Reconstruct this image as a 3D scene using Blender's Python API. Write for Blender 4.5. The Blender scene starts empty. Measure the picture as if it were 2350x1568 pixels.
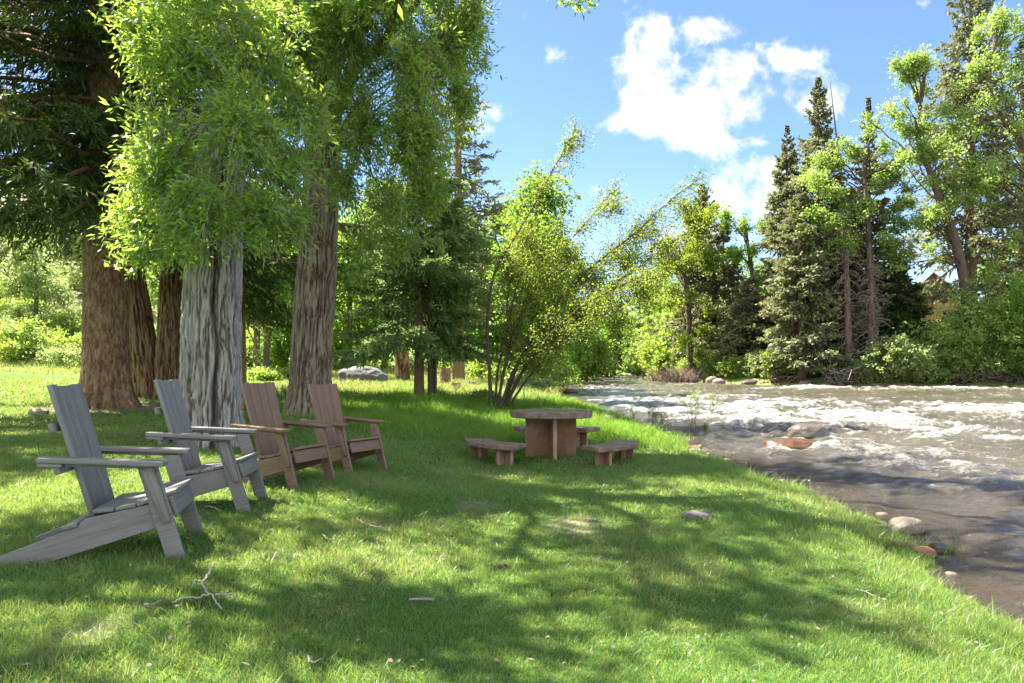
import bpy, math, random
import numpy as np
from math import radians, sin, cos, pi

# ------------------------------------------------------------------ camera, sky, sun, exposure
SC = bpy.context.scene
COL = SC.collection
F, CX, YH, H = 1567.0, 1175.0, 868.0, 1.31       # focal length / principal column / horizon row in a 2350 px wide frame, eye height
cam_d = bpy.data.cameras.new('camera'); cam = bpy.data.objects.new('camera', cam_d); COL.objects.link(cam)
cam.location = (0, 0, H); cam.rotation_euler = (radians(90), 0, 0)
cam_d.sensor_width = 36; cam_d.lens = 36 * F / 2350.0; cam_d.shift_y = (YH - 784) / 2350.0
cam_d.clip_start = .05; cam_d.clip_end = 2000
SC.camera = cam
SUN_AZ, SUN_EL = radians(-58), radians(55)        # azimuth from +Y, negative is to the left
sd = bpy.data.lights.new('sun', 'SUN'); sun = bpy.data.objects.new('sun', sd); COL.objects.link(sun)
sd.energy = 4.8; sd.angle = radians(.5); sd.color = (1, .94, .83)
SUN_DIR = np.array([sin(SUN_AZ) * cos(SUN_EL), cos(SUN_AZ) * cos(SUN_EL), sin(SUN_EL)])
from mathutils import Vector
sun.rotation_euler = Vector(SUN_DIR).to_track_quat('Z', 'Y').to_euler()
sun.location = (-20, 20, 40)
SC.view_settings.view_transform = 'Standard'; SC.view_settings.look = 'None'
SC.view_settings.exposure = 2.5; SC.view_settings.gamma = 1; SC.view_settings.use_curve_mapping = False
cy = SC.cycles
cy.max_bounces = 6; cy.diffuse_bounces = 4; cy.glossy_bounces = 2; cy.transmission_bounces = 4; cy.transparent_max_bounces = 6
cy.caustics_reflective = False; cy.caustics_refractive = False
cy.use_denoising = True
try: cy.denoiser = 'OPENIMAGEDENOISE'; cy.denoising_input_passes = 'RGB_ALBEDO_NORMAL'; cy.denoising_prefilter = 'ACCURATE'
except Exception: pass
cy.use_adaptive_sampling = True; cy.adaptive_threshold = .015

class NT:
    """small helper for building node trees"""
    def __init__(s, tree): s.t = tree; tree.nodes.clear()
    def n(s, kind, **kw):
        nd = s.t.nodes.new(kind)
        ins = kw.pop('ins', {})
        for k, v in kw.items(): setattr(nd, k, v)
        for k, v in ins.items(): s.set(nd, k, v)
        return nd
    def set(s, nd, k, v):
        sk = nd.inputs[k]
        if isinstance(v, bpy.types.NodeSocket): s.t.links.new(v, sk)
        elif isinstance(v, bpy.types.Node): s.t.links.new(v.outputs[0], sk)
        else: sk.default_value = v
    def math(s, op, a, b=0.0, c=None, clamp=False):
        nd = s.n('ShaderNodeMath', operation=op, use_clamp=clamp); s.set(nd, 0, a); s.set(nd, 1, b)
        if c is not None: s.set(nd, 2, c)
        return nd.outputs[0]
    def mix(s, f, a, b, blend='MIX'):
        nd = s.n('ShaderNodeMix', data_type='RGBA', blend_type=blend)
        s.set(nd, 0, f); s.set(nd, 6, a); s.set(nd, 7, b)
        return nd.outputs[2]
    def ramp(s, f, stops, interp='LINEAR'):
        nd = s.n('ShaderNodeValToRGB'); s.set(nd, 0, f); cr = nd.color_ramp; cr.interpolation = interp
        while len(cr.elements) < len(stops): cr.elements.new(.5)
        for e, (p, c) in zip(cr.elements, stops):
            e.position = p; e.color = c if len(c) == 4 else (*c, 1)
        return nd.outputs[0]
    def noise(s, vec=None, scale=5, detail=4, rough=.55, dist=0, out=0):
        nd = s.n('ShaderNodeTexNoise', ins={'Scale': scale, 'Detail': detail, 'Roughness': rough, 'Distortion': dist})
        if vec is not None: s.set(nd, 'Vector', vec)
        return nd.outputs[out]
    def mapr(s, v, a, b, c=0.0, d=1.0, smooth=False):
        nd = s.n('ShaderNodeMapRange', ins={0: v, 1: a, 2: b, 3: c, 4: d})
        if smooth: nd.interpolation_type = 'SMOOTHSTEP'
        return nd.outputs[0]

def rgb(r, g, b): return (r, g, b, 1)

W = bpy.data.worlds.new('World'); SC.world = W; W.use_nodes = True
def make_world():
    t = NT(W.node_tree)
    sky = t.n('ShaderNodeTexSky', sky_type='NISHITA', sun_disc=False, sun_elevation=SUN_EL, sun_rotation=SUN_AZ,
              altitude=2200, air_density=1.0, dust_density=.6, ozone_density=1.6)
    skc = t.n('ShaderNodeHueSaturation', ins={'Hue': .503, 'Saturation': 1.08, 'Value': 1.0, 'Color': sky}).outputs[0]
    bg = t.n('ShaderNodeBackground', ins={'Color': skc, 'Strength': .058})
    d = t.n('ShaderNodeTexCoord').outputs['Generated']
    sx = t.n('ShaderNodeSeparateXYZ', ins={0: d})
    y = t.math('MAXIMUM', sx.outputs[1], .02)
    u = t.math('DIVIDE', sx.outputs[0], y); v = t.math('DIVIDE', sx.outputs[2], y)
    uv = t.n('ShaderNodeCombineXYZ', ins={0: u, 1: v, 2: 0.0}).outputs[0]
    blobs = [(1665,190,165,95,1),(1470,95,70,85,.95),(1510,205,80,80,.9),(1625,55,75,40,.75),(1430,278,75,30,.75),(1600,262,130,45,.8),
             (1570,328,105,36,.9),(1835,130,60,28,.7),(1258,135,32,34,.62),(1105,272,60,48,.9),(1725,405,85,50,1.1),(1735,480,125,60,1.3),(1740,565,130,60,.85),
             (1885,245,75,50,.85),(1450,440,80,48,.7),(1540,560,120,50,.8),(2100,335,60,40,.75),(2160,600,120,60,.7),(2360,70,60,90,.7),
             (1745,325,30,16,.6),(1230,30,60,30,.3),(2500,300,160,90,1),(1180,640,300,70,.7),(-200,200,250,90,.9),(300,420,300,70,.8),(1740,30,50,20,.62)]
    m = None
    for px, py, rx, ry, w in blobs:
        du = t.math('MULTIPLY', t.math('SUBTRACT', u, (px - CX) / F), F / rx)
        dv = t.math('MULTIPLY', t.math('SUBTRACT', v, (YH - py) / F), F / ry)
        r2 = t.math('ADD', t.math('MULTIPLY', du, du), t.math('MULTIPLY', dv, dv))
        r2 = t.math('MULTIPLY', r2, 1.25)
        g = t.math('MULTIPLY', t.math('EXPONENT', t.math('MULTIPLY', r2, -.75)), w)
        m = g if m is None else t.math('ADD', m, g)
    m = t.math('MINIMUM', m, 1.0)
    n1 = t.noise(uv, 12, 9, .6, .3)
    n2 = t.noise(uv, 34, 6, .6, .2)
    den = t.math('ADD', m, t.math('ADD', t.math('MULTIPLY', t.math('SUBTRACT', n1, .52), 3.0), t.math('MULTIPLY', t.math('SUBTRACT', n2, .5), 1.4)))
    a = t.mapr(den, .38, 1.22, 0, 1, True)
    up = t.mapr(sx.outputs[1], .02, .15)
    a = t.math('MULTIPLY', t.math('MULTIPLY', a, .97), up)
    # unseen bright clouds added behind the camera to fill the shade with light
    nb = t.noise(d, 2.6, 7, .6, .3)
    back = t.math('MULTIPLY', t.mapr(nb, .41, .53, 0, 1, True), t.mapr(sx.outputs[1], .05, -.25))
    a = t.math('MAXIMUM', a, back)
    thick = t.mapr(den, .5, 1.5)
    cc = t.ramp(t.math('ADD', t.math('MULTIPLY', thick, .6), t.math('MULTIPLY', n2, .4)), [(0, (.74,.84,1)), (.3, (1,1,1)), (.7, (1,1,1)), (1.0, (.80,.85,.93))])
    # far low veil that whitens the blue near the skyline
    veil = t.math('MULTIPLY', t.mapr(v, .0, .34, .34, .0, True), up)
    a = t.math('MAXIMUM', a, veil)
    bg2 = t.n('ShaderNodeBackground', ins={'Color': cc, 'Strength': t.mapr(sx.outputs[1], .05, -.25, .23, .38)})
    mx = t.n('ShaderNodeMixShader', ins={0: a, 1: bg, 2: bg2})
    t.n('ShaderNodeOutputWorld', ins={0: mx})
    W.cycles.sampling_method = 'MANUAL'; W.cycles.sample_map_resolution = 512
make_world()

# ------------------------------------------------------------------ numeric helpers
def sstep(a, b, x):
    t = np.clip((x - a) / (b - a), 0, 1); return t * t * (3 - 2 * t)
def softplus(x, k=1.0): return np.where(x / k > 30, x, k * np.log1p(np.exp(np.minimum(x / k, 30))))
def _h(xi, yi, zi, s):
    with np.errstate(over='ignore'):
        h = (xi.astype(np.int64) * 374761393 + yi.astype(np.int64) * 668265263 + zi.astype(np.int64) * 1440662683 + s * 974711) & 0xffffffff
        h = ((h ^ (h >> 13)) * 1274126177) & 0xffffffff
        h = ((h ^ (h >> 16)) * 2246822519) & 0xffffffff
        return ((h ^ (h >> 15)) & 0xffffff) / float(0xffffff)
def vnoise(x, y, z=0.0, s=0):
    x, y, z = np.broadcast_arrays(np.asarray(x, float), np.asarray(y, float), np.asarray(z, float))
    xi, yi, zi = np.floor(x), np.floor(y), np.floor(z)
    fx, fy, fz = x - xi, y - yi, z - zi
    fx, fy, fz = [q * q * q * (q * (q * 6 - 15) + 10) for q in (fx, fy, fz)]
    r = 0
    for a in (0, 1):
        wx = fx if a else 1 - fx
        for b in (0, 1):
            wy = fy if b else 1 - fy
            for c in (0, 1):
                r = r + wx * wy * (fz if c else 1 - fz) * _h(xi + a, yi + b, zi + c, s)
    return r
def fbm(x, y, z=0.0, s=0, o=4, g=.5):
    r, a, t = 0, 1.0, 0
    for i in range(o):
        k = 2.03 ** i
        r = r + a * vnoise(np.asarray(x) * k, np.asarray(y) * k, np.asarray(z) * k, s + i * 17); t += a; a *= g
    return r / t
def nrm(v): return v / np.maximum(np.linalg.norm(v, axis=-1, keepdims=True), 1e-9)
def at(px, py, d): return np.array([(px - CX) / F * d, d, H + (YH - py) / F * d])
def xat(px, d): return (px - CX) / F * d

# ------------------------------------------------------------------ mesh helpers
class Geo:
    def __init__(s): s.v = []; s.f = []; s.n = 0; s.ft = []; s.pt = []; s.haspt = False; s.gv = []
    def add(s, v, f, ft=None, pt=None, gv=None):
        v = np.asarray(v, float).reshape(-1, 3); f = np.asarray(f, np.int64)
        s.v.append(v); s.f.append(f + s.n); s.n += len(v)
        s.ft.append(np.zeros(len(f)) + (.5 if ft is None else ft))
        s.pt.append(np.zeros(len(v)) + (.5 if pt is None else pt)); s.haspt |= pt is not None
        s.gv.append(np.zeros((len(v), 3)) if gv is None else gv)
        return s
    def mesh(s, name, mat, smooth=False, attr='face'):
        me = bpy.data.meshes.new(name)
        V = np.concatenate(s.v); me.vertices.add(len(V)); me.vertices.foreach_set('co', V.ravel().astype(np.float32))
        cnt = np.concatenate([np.full(len(f), f.shape[1]) for f in s.f]); idx = np.concatenate([f.ravel() for f in s.f])
        me.loops.add(len(idx)); me.loops.foreach_set('vertex_index', idx.astype(np.int32))
        st = np.zeros(len(cnt), np.int32); st[1:] = np.cumsum(cnt)[:-1]
        me.polygons.add(len(cnt)); me.polygons.foreach_set('loop_start', st)
        if smooth: me.polygons.foreach_set('use_smooth', np.ones(len(cnt), bool))
        me.update(calc_edges=True)
        if attr == 'face':
            a = me.attributes.new('tint', 'FLOAT', 'FACE'); a.data.foreach_set('value', np.concatenate(s.ft).astype(np.float32))
        elif attr == 'point':
            a = me.attributes.new('tint', 'FLOAT', 'POINT'); a.data.foreach_set('value', np.concatenate(s.pt).astype(np.float32))
        elif attr == 'grain':
            a = me.attributes.new('grain', 'FLOAT_VECTOR', 'POINT'); a.data.foreach_set('vector', np.concatenate(s.gv).ravel().astype(np.float32))
        if mat: me.materials.append(mat)
        return me
def link(name, me, parent=None, loc=None):
    o = bpy.data.objects.new(name, me); COL.objects.link(o)
    if parent: o.parent = parent
    if loc is not None: o.location = loc
    return o
def tag(o, label, cat, group=None, kind=None):
    o['label'] = label; o['category'] = cat
    if group: o['group'] = group
    if kind: o['kind'] = kind
    return o
def thing(name, label, cat, loc=(0, 0, 0), rz=0, group=None):
    o = bpy.data.objects.new(name, None); COL.objects.link(o); o.location = loc; o.rotation_euler = (0, 0, rz)
    o.empty_display_size = .2
    return tag(o, label, cat, group)

def tubes(P, R, k=5, cap=False):
    """batch of tubes: P (m,n,3), R (m,n) -> verts, quads"""
    P = np.asarray(P, float); R = np.asarray(R, float)
    if P.ndim == 2: P = P[None]; R = R[None]
    m, n, _ = P.shape
    T = np.empty_like(P); T[:, 1:-1] = P[:, 2:] - P[:, :-2]; T[:, 0] = P[:, 1] - P[:, 0]; T[:, -1] = P[:, -1] - P[:, -2]
    T = nrm(T)
    ref = np.where(np.abs(nrm(P[:, -1] - P[:, 0])[:, 2:3]) > .8, np.array([[1., 0, 0]]), np.array([[0, 0, 1.]]))[:, None, :]
    A = nrm(np.cross(np.broadcast_to(ref, T.shape), T)); B = np.cross(T, A)
    th = np.arange(k) * 2 * pi / k
    V = P[:, :, None, :] + R[:, :, None, None] * (np.cos(th)[None, None, :, None] * A[:, :, None, :] + np.sin(th)[None, None, :, None] * B[:, :, None, :])
    base = (np.arange(m) * n * k)[:, None, None]; i = np.arange(n - 1)[None, :, None]; j = np.arange(k)[None, None, :]; j2 = (j + 1) % k
    Q = np.stack([base + i * k + j, base + i * k + j2, base + (i + 1) * k + j2, base + (i + 1) * k + j], -1).reshape(-1, 4)
    return V.reshape(-1, 3), Q
def spline(pts, n):
    """Catmull-Rom through control points"""
    p = np.asarray(pts, float); p = np.vstack([2 * p[0] - p[1], p, 2 * p[-1] - p[-2]])
    t = np.linspace(0, len(pts) - 1 - 1e-6, n); i = t.astype(int); f = (t - i)[:, None]
    a, b, c, d = p[i], p[i + 1], p[i + 2], p[i + 3]
    return .5 * (2 * b + (c - a) * f + (2 * a - 5 * b + 4 * c - d) * f ** 2 + (3 * b - a - 3 * c + d) * f ** 3)
def leaves(P, D, N, L, Wd, fold=.25, mid=.42):
    """kite shaped leaves: P base, D direction, N up, L length, Wd width"""
    D = nrm(D); S = nrm(np.cross(D, N)); U = np.cross(S, D)
    L = np.broadcast_to(np.asarray(L, float), (len(P),))[:, None]; Wd = np.broadcast_to(np.asarray(Wd, float), (len(P),))[:, None]
    M = P + D * L * mid + U * Wd * fold
    V = np.stack([P, M + S * Wd / 2, P + D * L, M - S * Wd / 2], 1).reshape(-1, 3)
    return V, np.arange(len(P) * 4).reshape(-1, 4)
def rdir(rng, n): return nrm(rng.normal(size=(n, 3)))

# ------------------------------------------------------------------ materials
MATS = {}
def mat_new(name):
    m = bpy.data.materials.new(name); m.use_nodes = True; MATS[name] = m
    return m, NT(m.node_tree)
def leaf_mat(name, c0, c1, tr, tmix=.45, rough=.45, spec=.35, dry=None):
    """foliage: two leaf colours picked leaf by leaf, light passes through"""
    m, t = mat_new(name)
    a = t.n('ShaderNodeAttribute', attribute_name='tint').outputs['Fac']
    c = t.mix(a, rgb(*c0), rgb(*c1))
    tcol = rgb(*tr)
    if dry:
        k = t.mapr(a, .93, .96); c = t.mix(k, c, rgb(*dry)); tcol = t.mix(k, tcol, rgb(*dry))
    p = t.n('ShaderNodeBsdfPrincipled', ins={'Base Color': c, 'Roughness': rough, 'Specular IOR Level': spec})
    tc = t.mix(.72, c, tcol)
    tl = t.n('ShaderNodeBsdfTranslucent', ins={'Color': tc})
    t.n('ShaderNodeOutputMaterial', ins={0: t.n('ShaderNodeMixShader', ins={0: tmix, 1: p, 2: tl})})
    return m
M_COTTON = leaf_mat('cottonwood_leaf', (.095,.205,.035), (.21,.36,.07), (.54,.70,.075), .57, .38, .5)
M_COTTON_FAR = leaf_mat('cottonwood_leaf_pale', (.17,.27,.06), (.30,.40,.12), (.42,.56,.09), .48, .5)
M_ALDER = leaf_mat('alder_leaf', (.10,.165,.02), (.20,.27,.04), (.38,.46,.03), .5, .5)
M_BUSH = leaf_mat('bush_leaf', (.14,.24,.045), (.31,.42,.11), (.48,.60,.07), .5, .5)
M_SAGE = leaf_mat('sage_leaf', (.17,.26,.08), (.34,.42,.17), (.42,.50,.14), .45, .6)
M_ASPEN = leaf_mat('aspen_leaf', (.09,.20,.035), (.18,.33,.06), (.36,.52,.05), .5, .5)
M_SPR_DARK = leaf_mat('spruce_needle_dark', (.035,.065,.020), (.085,.125,.035), (.15,.19,.025), .22, .6, .2)
M_SPR = leaf_mat('spruce_needle', (.105,.13,.065), (.25,.255,.135), (.27,.29,.10), .3, .6, .25)
M_SPR_BLUE = leaf_mat('spruce_needle_blue', (.105,.18,.06), (.24,.34,.13), (.32,.44,.09), .36, .6, .25)
M_DRY = leaf_mat('dry_twig', (.20,.14,.11), (.34,.26,.20), (.3,.22,.16), .2, .8, .1)
M_GRASS = leaf_mat('grass_blade', (.036,.135,.026), (.18,.29,.070), (.45,.54,.10), .47, .38, .5, dry=(.40,.33,.16))
M_TALLG = leaf_mat('tall_grass_blade', (.06,.18,.02), (.20,.33,.05), (.32,.50,.04), .45, .5, .3)
M_MEADOW = leaf_mat('meadow_grass_blade', (.16,.25,.05), (.42,.42,.17), (.42,.48,.10), .4, .6, .2)

def bark_mat(name, stops, scale=3.0, bump=.8, stretch=.13, rough=.9):
    m, t = mat_new(name)
    a = t.n('ShaderNodeAttribute', attribute_name='tint').outputs['Fac']
    pos = t.n('ShaderNodeTexCoord').outputs['Object']
    mp = t.n('ShaderNodeMapping', ins={'Vector': pos, 'Scale': (scale, scale, scale * stretch)}).outputs[0]
    n = t.noise(mp, 6, 8, .65)
    n3 = t.noise(pos, 1.3, 4, .6)
    f = t.math('ADD', a, t.math('ADD', t.math('MULTIPLY', t.math('SUBTRACT', n, .5), 1.0), t.math('MULTIPLY', t.math('SUBTRACT', n3, .5), .35)), clamp=True)
    c = t.ramp(f, stops)
    bp = t.n('ShaderNodeBump', ins={'Strength': bump, 'Distance': .03, 'Height': n})
    p = t.n('ShaderNodeBsdfPrincipled', ins={'Base Color': c, 'Roughness': rough, 'Specular IOR Level': .15, 'Normal': bp})
    t.n('ShaderNodeOutputMaterial', ins={0: p})
    return m
M_BARK_GREY = bark_mat('cottonwood_bark_grey', [(0, (.055,.044,.034)), (.35, (.13,.112,.095)), (.62, (.24,.222,.20)), (1, (.40,.38,.355))])
M_BARK_TAN = bark_mat('cottonwood_bark_tan', [(0, (.030,.021,.014)), (.4, (.10,.076,.053)), (.7, (.19,.15,.11)), (1, (.29,.24,.185))])
M_BARK_BROWN = bark_mat('cottonwood_bark_brown', [(0, (.02,.013,.009)), (.4, (.09,.058,.034)), (.75, (.22,.15,.085)), (1, (.33,.23,.14))])
M_BARK_SPR = bark_mat('spruce_bark', [(0, (.09,.05,.03)), (.4, (.20,.125,.072)), (.75, (.29,.19,.115)), (1, (.37,.27,.18))], 5, .8, .55)
M_BARK_DARK = bark_mat('dark_bark', [(0, (.03,.022,.016)), (.5, (.10,.075,.055)), (1, (.20,.155,.12))])
M_BARK_RED = bark_mat('reddish_bark', [(0, (.06,.035,.025)), (.5, (.19,.12,.085)), (1, (.30,.20,.14))])
M_TWIG = bark_mat('pale_twig', [(0, (.22,.20,.15)), (1, (.40,.37,.30))], 3, .2)
M_DEAD = bark_mat('dead_wood', [(0, (.09,.07,.055)), (.5, (.19,.155,.13)), (1, (.32,.275,.24))])
M_CUT = bark_mat('cut_wood', [(0, (.30,.21,.12)), (1, (.52,.40,.26))], 3, .2)

def plank_mat(name, c0, c1, c2):
    m, t = mat_new(name)
    g = t.n('ShaderNodeAttribute', attribute_name='grain').outputs['Vector']
    mp = t.n('ShaderNodeMapping', ins={'Vector': g, 'Scale': (1.2, 26, 26)}).outputs[0]
    n = t.noise(mp, 2.2, 7, .62, .25)
    mp2 = t.n('ShaderNodeMapping', ins={'Vector': g, 'Scale': (5, 220, 220)}).outputs[0]
    n2 = t.noise(mp2, 1.5, 3, .6)
    f = t.math('ADD', t.math('MULTIPLY', n, .7), t.math('MULTIPLY', n2, .3))
    c = t.ramp(f, [(.28, c0), (.5, c1), (.72, c2)])
    d = t.noise(g, 3.5, 5, .6)
    c = t.mix(t.mapr(d, .55, .75, 0, .28), c, rgb(*[min(1, q * 1.5 + .03) for q in c1]))
    oi = t.n('ShaderNodeObjectInfo').outputs['Random']; c = t.mix(t.mapr(oi, 0, 1, 0, .22), c, rgb(*[q * .55 for q in c1]))
    bp = t.n('ShaderNodeBump', ins={'Strength': .25, 'Distance': .004, 'Height': f})
    p = t.n('ShaderNodeBsdfPrincipled', ins={'Base Color': c, 'Roughness': t.mapr(n, .3, .7, .5, .68), 'Specular IOR Level': .3, 'Normal': bp})
    t.n('ShaderNodeOutputMaterial', ins={0: p})
    return m
M_GREYWOOD = plank_mat('grey_plank', (.108,.102,.095), (.185,.176,.165), (.26,.25,.235))
M_BROWNWOOD = plank_mat('brown_plank', (.11,.067,.043), (.19,.12,.079), (.265,.178,.12))

def stone_mat(name, stops, scale=4, bump=.5, rough=.85, wet=None):
    m, t = mat_new(name)
    pos = t.n('ShaderNodeTexCoord').outputs['Object']
    n = t.noise(pos, scale, 9, .65, .3); n2 = t.noise(pos, scale * 7, 5, .7)
    f = t.math('ADD', t.math('MULTIPLY', n, .65), t.math('MULTIPLY', n2, .35))
    c = t.ramp(f, stops)
    bp = t.n('ShaderNodeBump', ins={'Strength': bump, 'Distance': .03, 'Height': f})
    p = t.n('ShaderNodeBsdfPrincipled', ins={'Base Color': c, 'Roughness': rough, 'Specular IOR Level': .4 if wet else .2, 'Normal': bp})
    t.n('ShaderNodeOutputMaterial', ins={0: p})
    return m
M_REDSTONE = stone_mat('red_sandstone', [(.3, (.14,.074,.045)), (.5, (.23,.125,.078)), (.7, (.31,.19,.13))], 3, .5)
M_TANEDGE = stone_mat('tan_sandstone_edge', [(.3, (.21,.125,.085)), (.5, (.33,.215,.15)), (.7, (.44,.32,.24))], 5, .7)
M_SLAB = stone_mat('weathered_slab', [(.3, (.09,.065,.047)), (.5, (.195,.145,.11)), (.7, (.31,.24,.19))], 6, .8)
M_GRANITE = stone_mat('grey_granite', [(.3, (.07,.067,.064)), (.5, (.125,.12,.114)), (.72, (.20,.193,.183))], 5, .7)
M_WETROCK = stone_mat('wet_brown_rock', [(.3, (.035,.018,.009)), (.5, (.075,.038,.017)), (.7, (.13,.073,.035))], 3, .4, .28, True)
M_WETGREY = stone_mat('wet_grey_rock', [(.3, (.045,.034,.026)), (.5, (.10,.078,.06)), (.7, (.17,.13,.105))], 3, .4, .3, True)
M_TANROCK = stone_mat('tan_river_rock', [(.3, (.14,.11,.085)), (.5, (.23,.19,.15)), (.7, (.33,.29,.24))], 4, .5, .8)

# ------------------------------------------------------------------ river outline and ground height
LEFT = np.array([(3.0,-20),(2.9,0),(3.2,4.3),(3.5,5.4),(3.77,7.16),(3.84,8.3),(3.6,10.7),(3.42,14.2),(3.4,17.5),(3.0,20.8),(2.2,24.5),(1.9,28),(2.2,32),(2.6,38),(3.3,50),(5.0,64),(9.5,85),(17.3,107),(30,128)], float)
RIGHT = np.array([(36,128),(21.5,107),(17.8,90),(16.2,72),(16.6,61),(20,54),(26,49.8),(35,47.2),(60,44.5),(120,42)], float)
RIV = np.vstack([LEFT, RIGHT, [(120, -20)]])
def seg_dist(P, L):
    best = np.full(P.shape[0], 1e9)
    for a, b in zip(L[:-1], L[1:]):
        ab = b - a; t = np.clip(((P - a) @ ab) / (ab @ ab), 0, 1)
        best = np.minimum(best, np.hypot(*(P - a - t[:, None] * ab).T))
    return best
def inside(P):
    r = np.zeros(len(P), bool); n = len(RIV)
    for i in range(n):
        (x1, y1), (x2, y2) = RIV[i], RIV[(i + 1) % n]
        c = (y1 > P[:, 1]) != (y2 > P[:, 1])
        xx = (x2 - x1) * (P[:, 1] - y1) / ((y2 - y1) if y2 != y1 else 1e-9) + x1
        r ^= c & (P[:, 0] < xx)
    return r
def zwater(x, y): return -.35 + .02 * np.clip(y, -20, 125)
def river_sd(x, y):
    P = np.stack([np.ravel(x), np.ravel(y)], 1)
    wob = (fbm(P[:, 0] * 1.3, P[:, 1] * 1.3, 0, 5, 4, .6) - .5) * .8
    dl, dr = seg_dist(P, LEFT), seg_dist(P, RIGHT)
    ins = inside(P)
    d = np.minimum(dl, dr); s = np.where(ins, -d, d) + wob * np.where(d < 3, 1, .3)
    return s, dl < dr
def ground(x, y):
    x = np.asarray(x, float); y = np.asarray(y, float); shp = np.broadcast(x, y).shape
    x = np.broadcast_to(x, shp).ravel(); y = np.broadcast_to(y, shp).ravel()
    s, isl = river_sd(x, y)
    base = .055 * softplus(y - 11.3, .6) - .02 * softplus(y - 22, 2) - .025 * softplus(y - 48, 4)
    left = .2 * sstep(0, 2.4, -x) + .012 * softplus(-x - 3, .5)
    q = -x * .5 + y * .6 - 37
    hill = .45 * softplus(q, 2.5) * sstep(6, -8, x)
    lump = (fbm(x * .7, y * .7, 0, 11, 3) - .5) * .06
    land = base + left + np.minimum(hill, 26 + .05 * hill) + lump
    zw = zwater(x, y)
    rland = zw + .35 + .9 * sstep(0, 5, s) + .03 * np.clip(s, 0, 200) + lump * 4
    sl = sstep(-.05, 2.0, s)
    zl = zw + (land - zw) * (.35 * sl + .65 * sstep(-.1, .9, s)); zr = zw - .05 + (rland - zw) * sstep(-.2, 1.2, s)
    z = np.where(isl, zl, zr)
    bed = zw - .05 - .6 * sstep(0, 3.5, -s) + .10 * fbm(x * 2.2, y * 2.2, 0, 31, 2)
    z = np.where(s < 0, np.minimum(bed, z), z)
    return z.reshape(shp)
def gz(x, y): return float(ground(np.array([x]), np.array([y]))[0])

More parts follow.
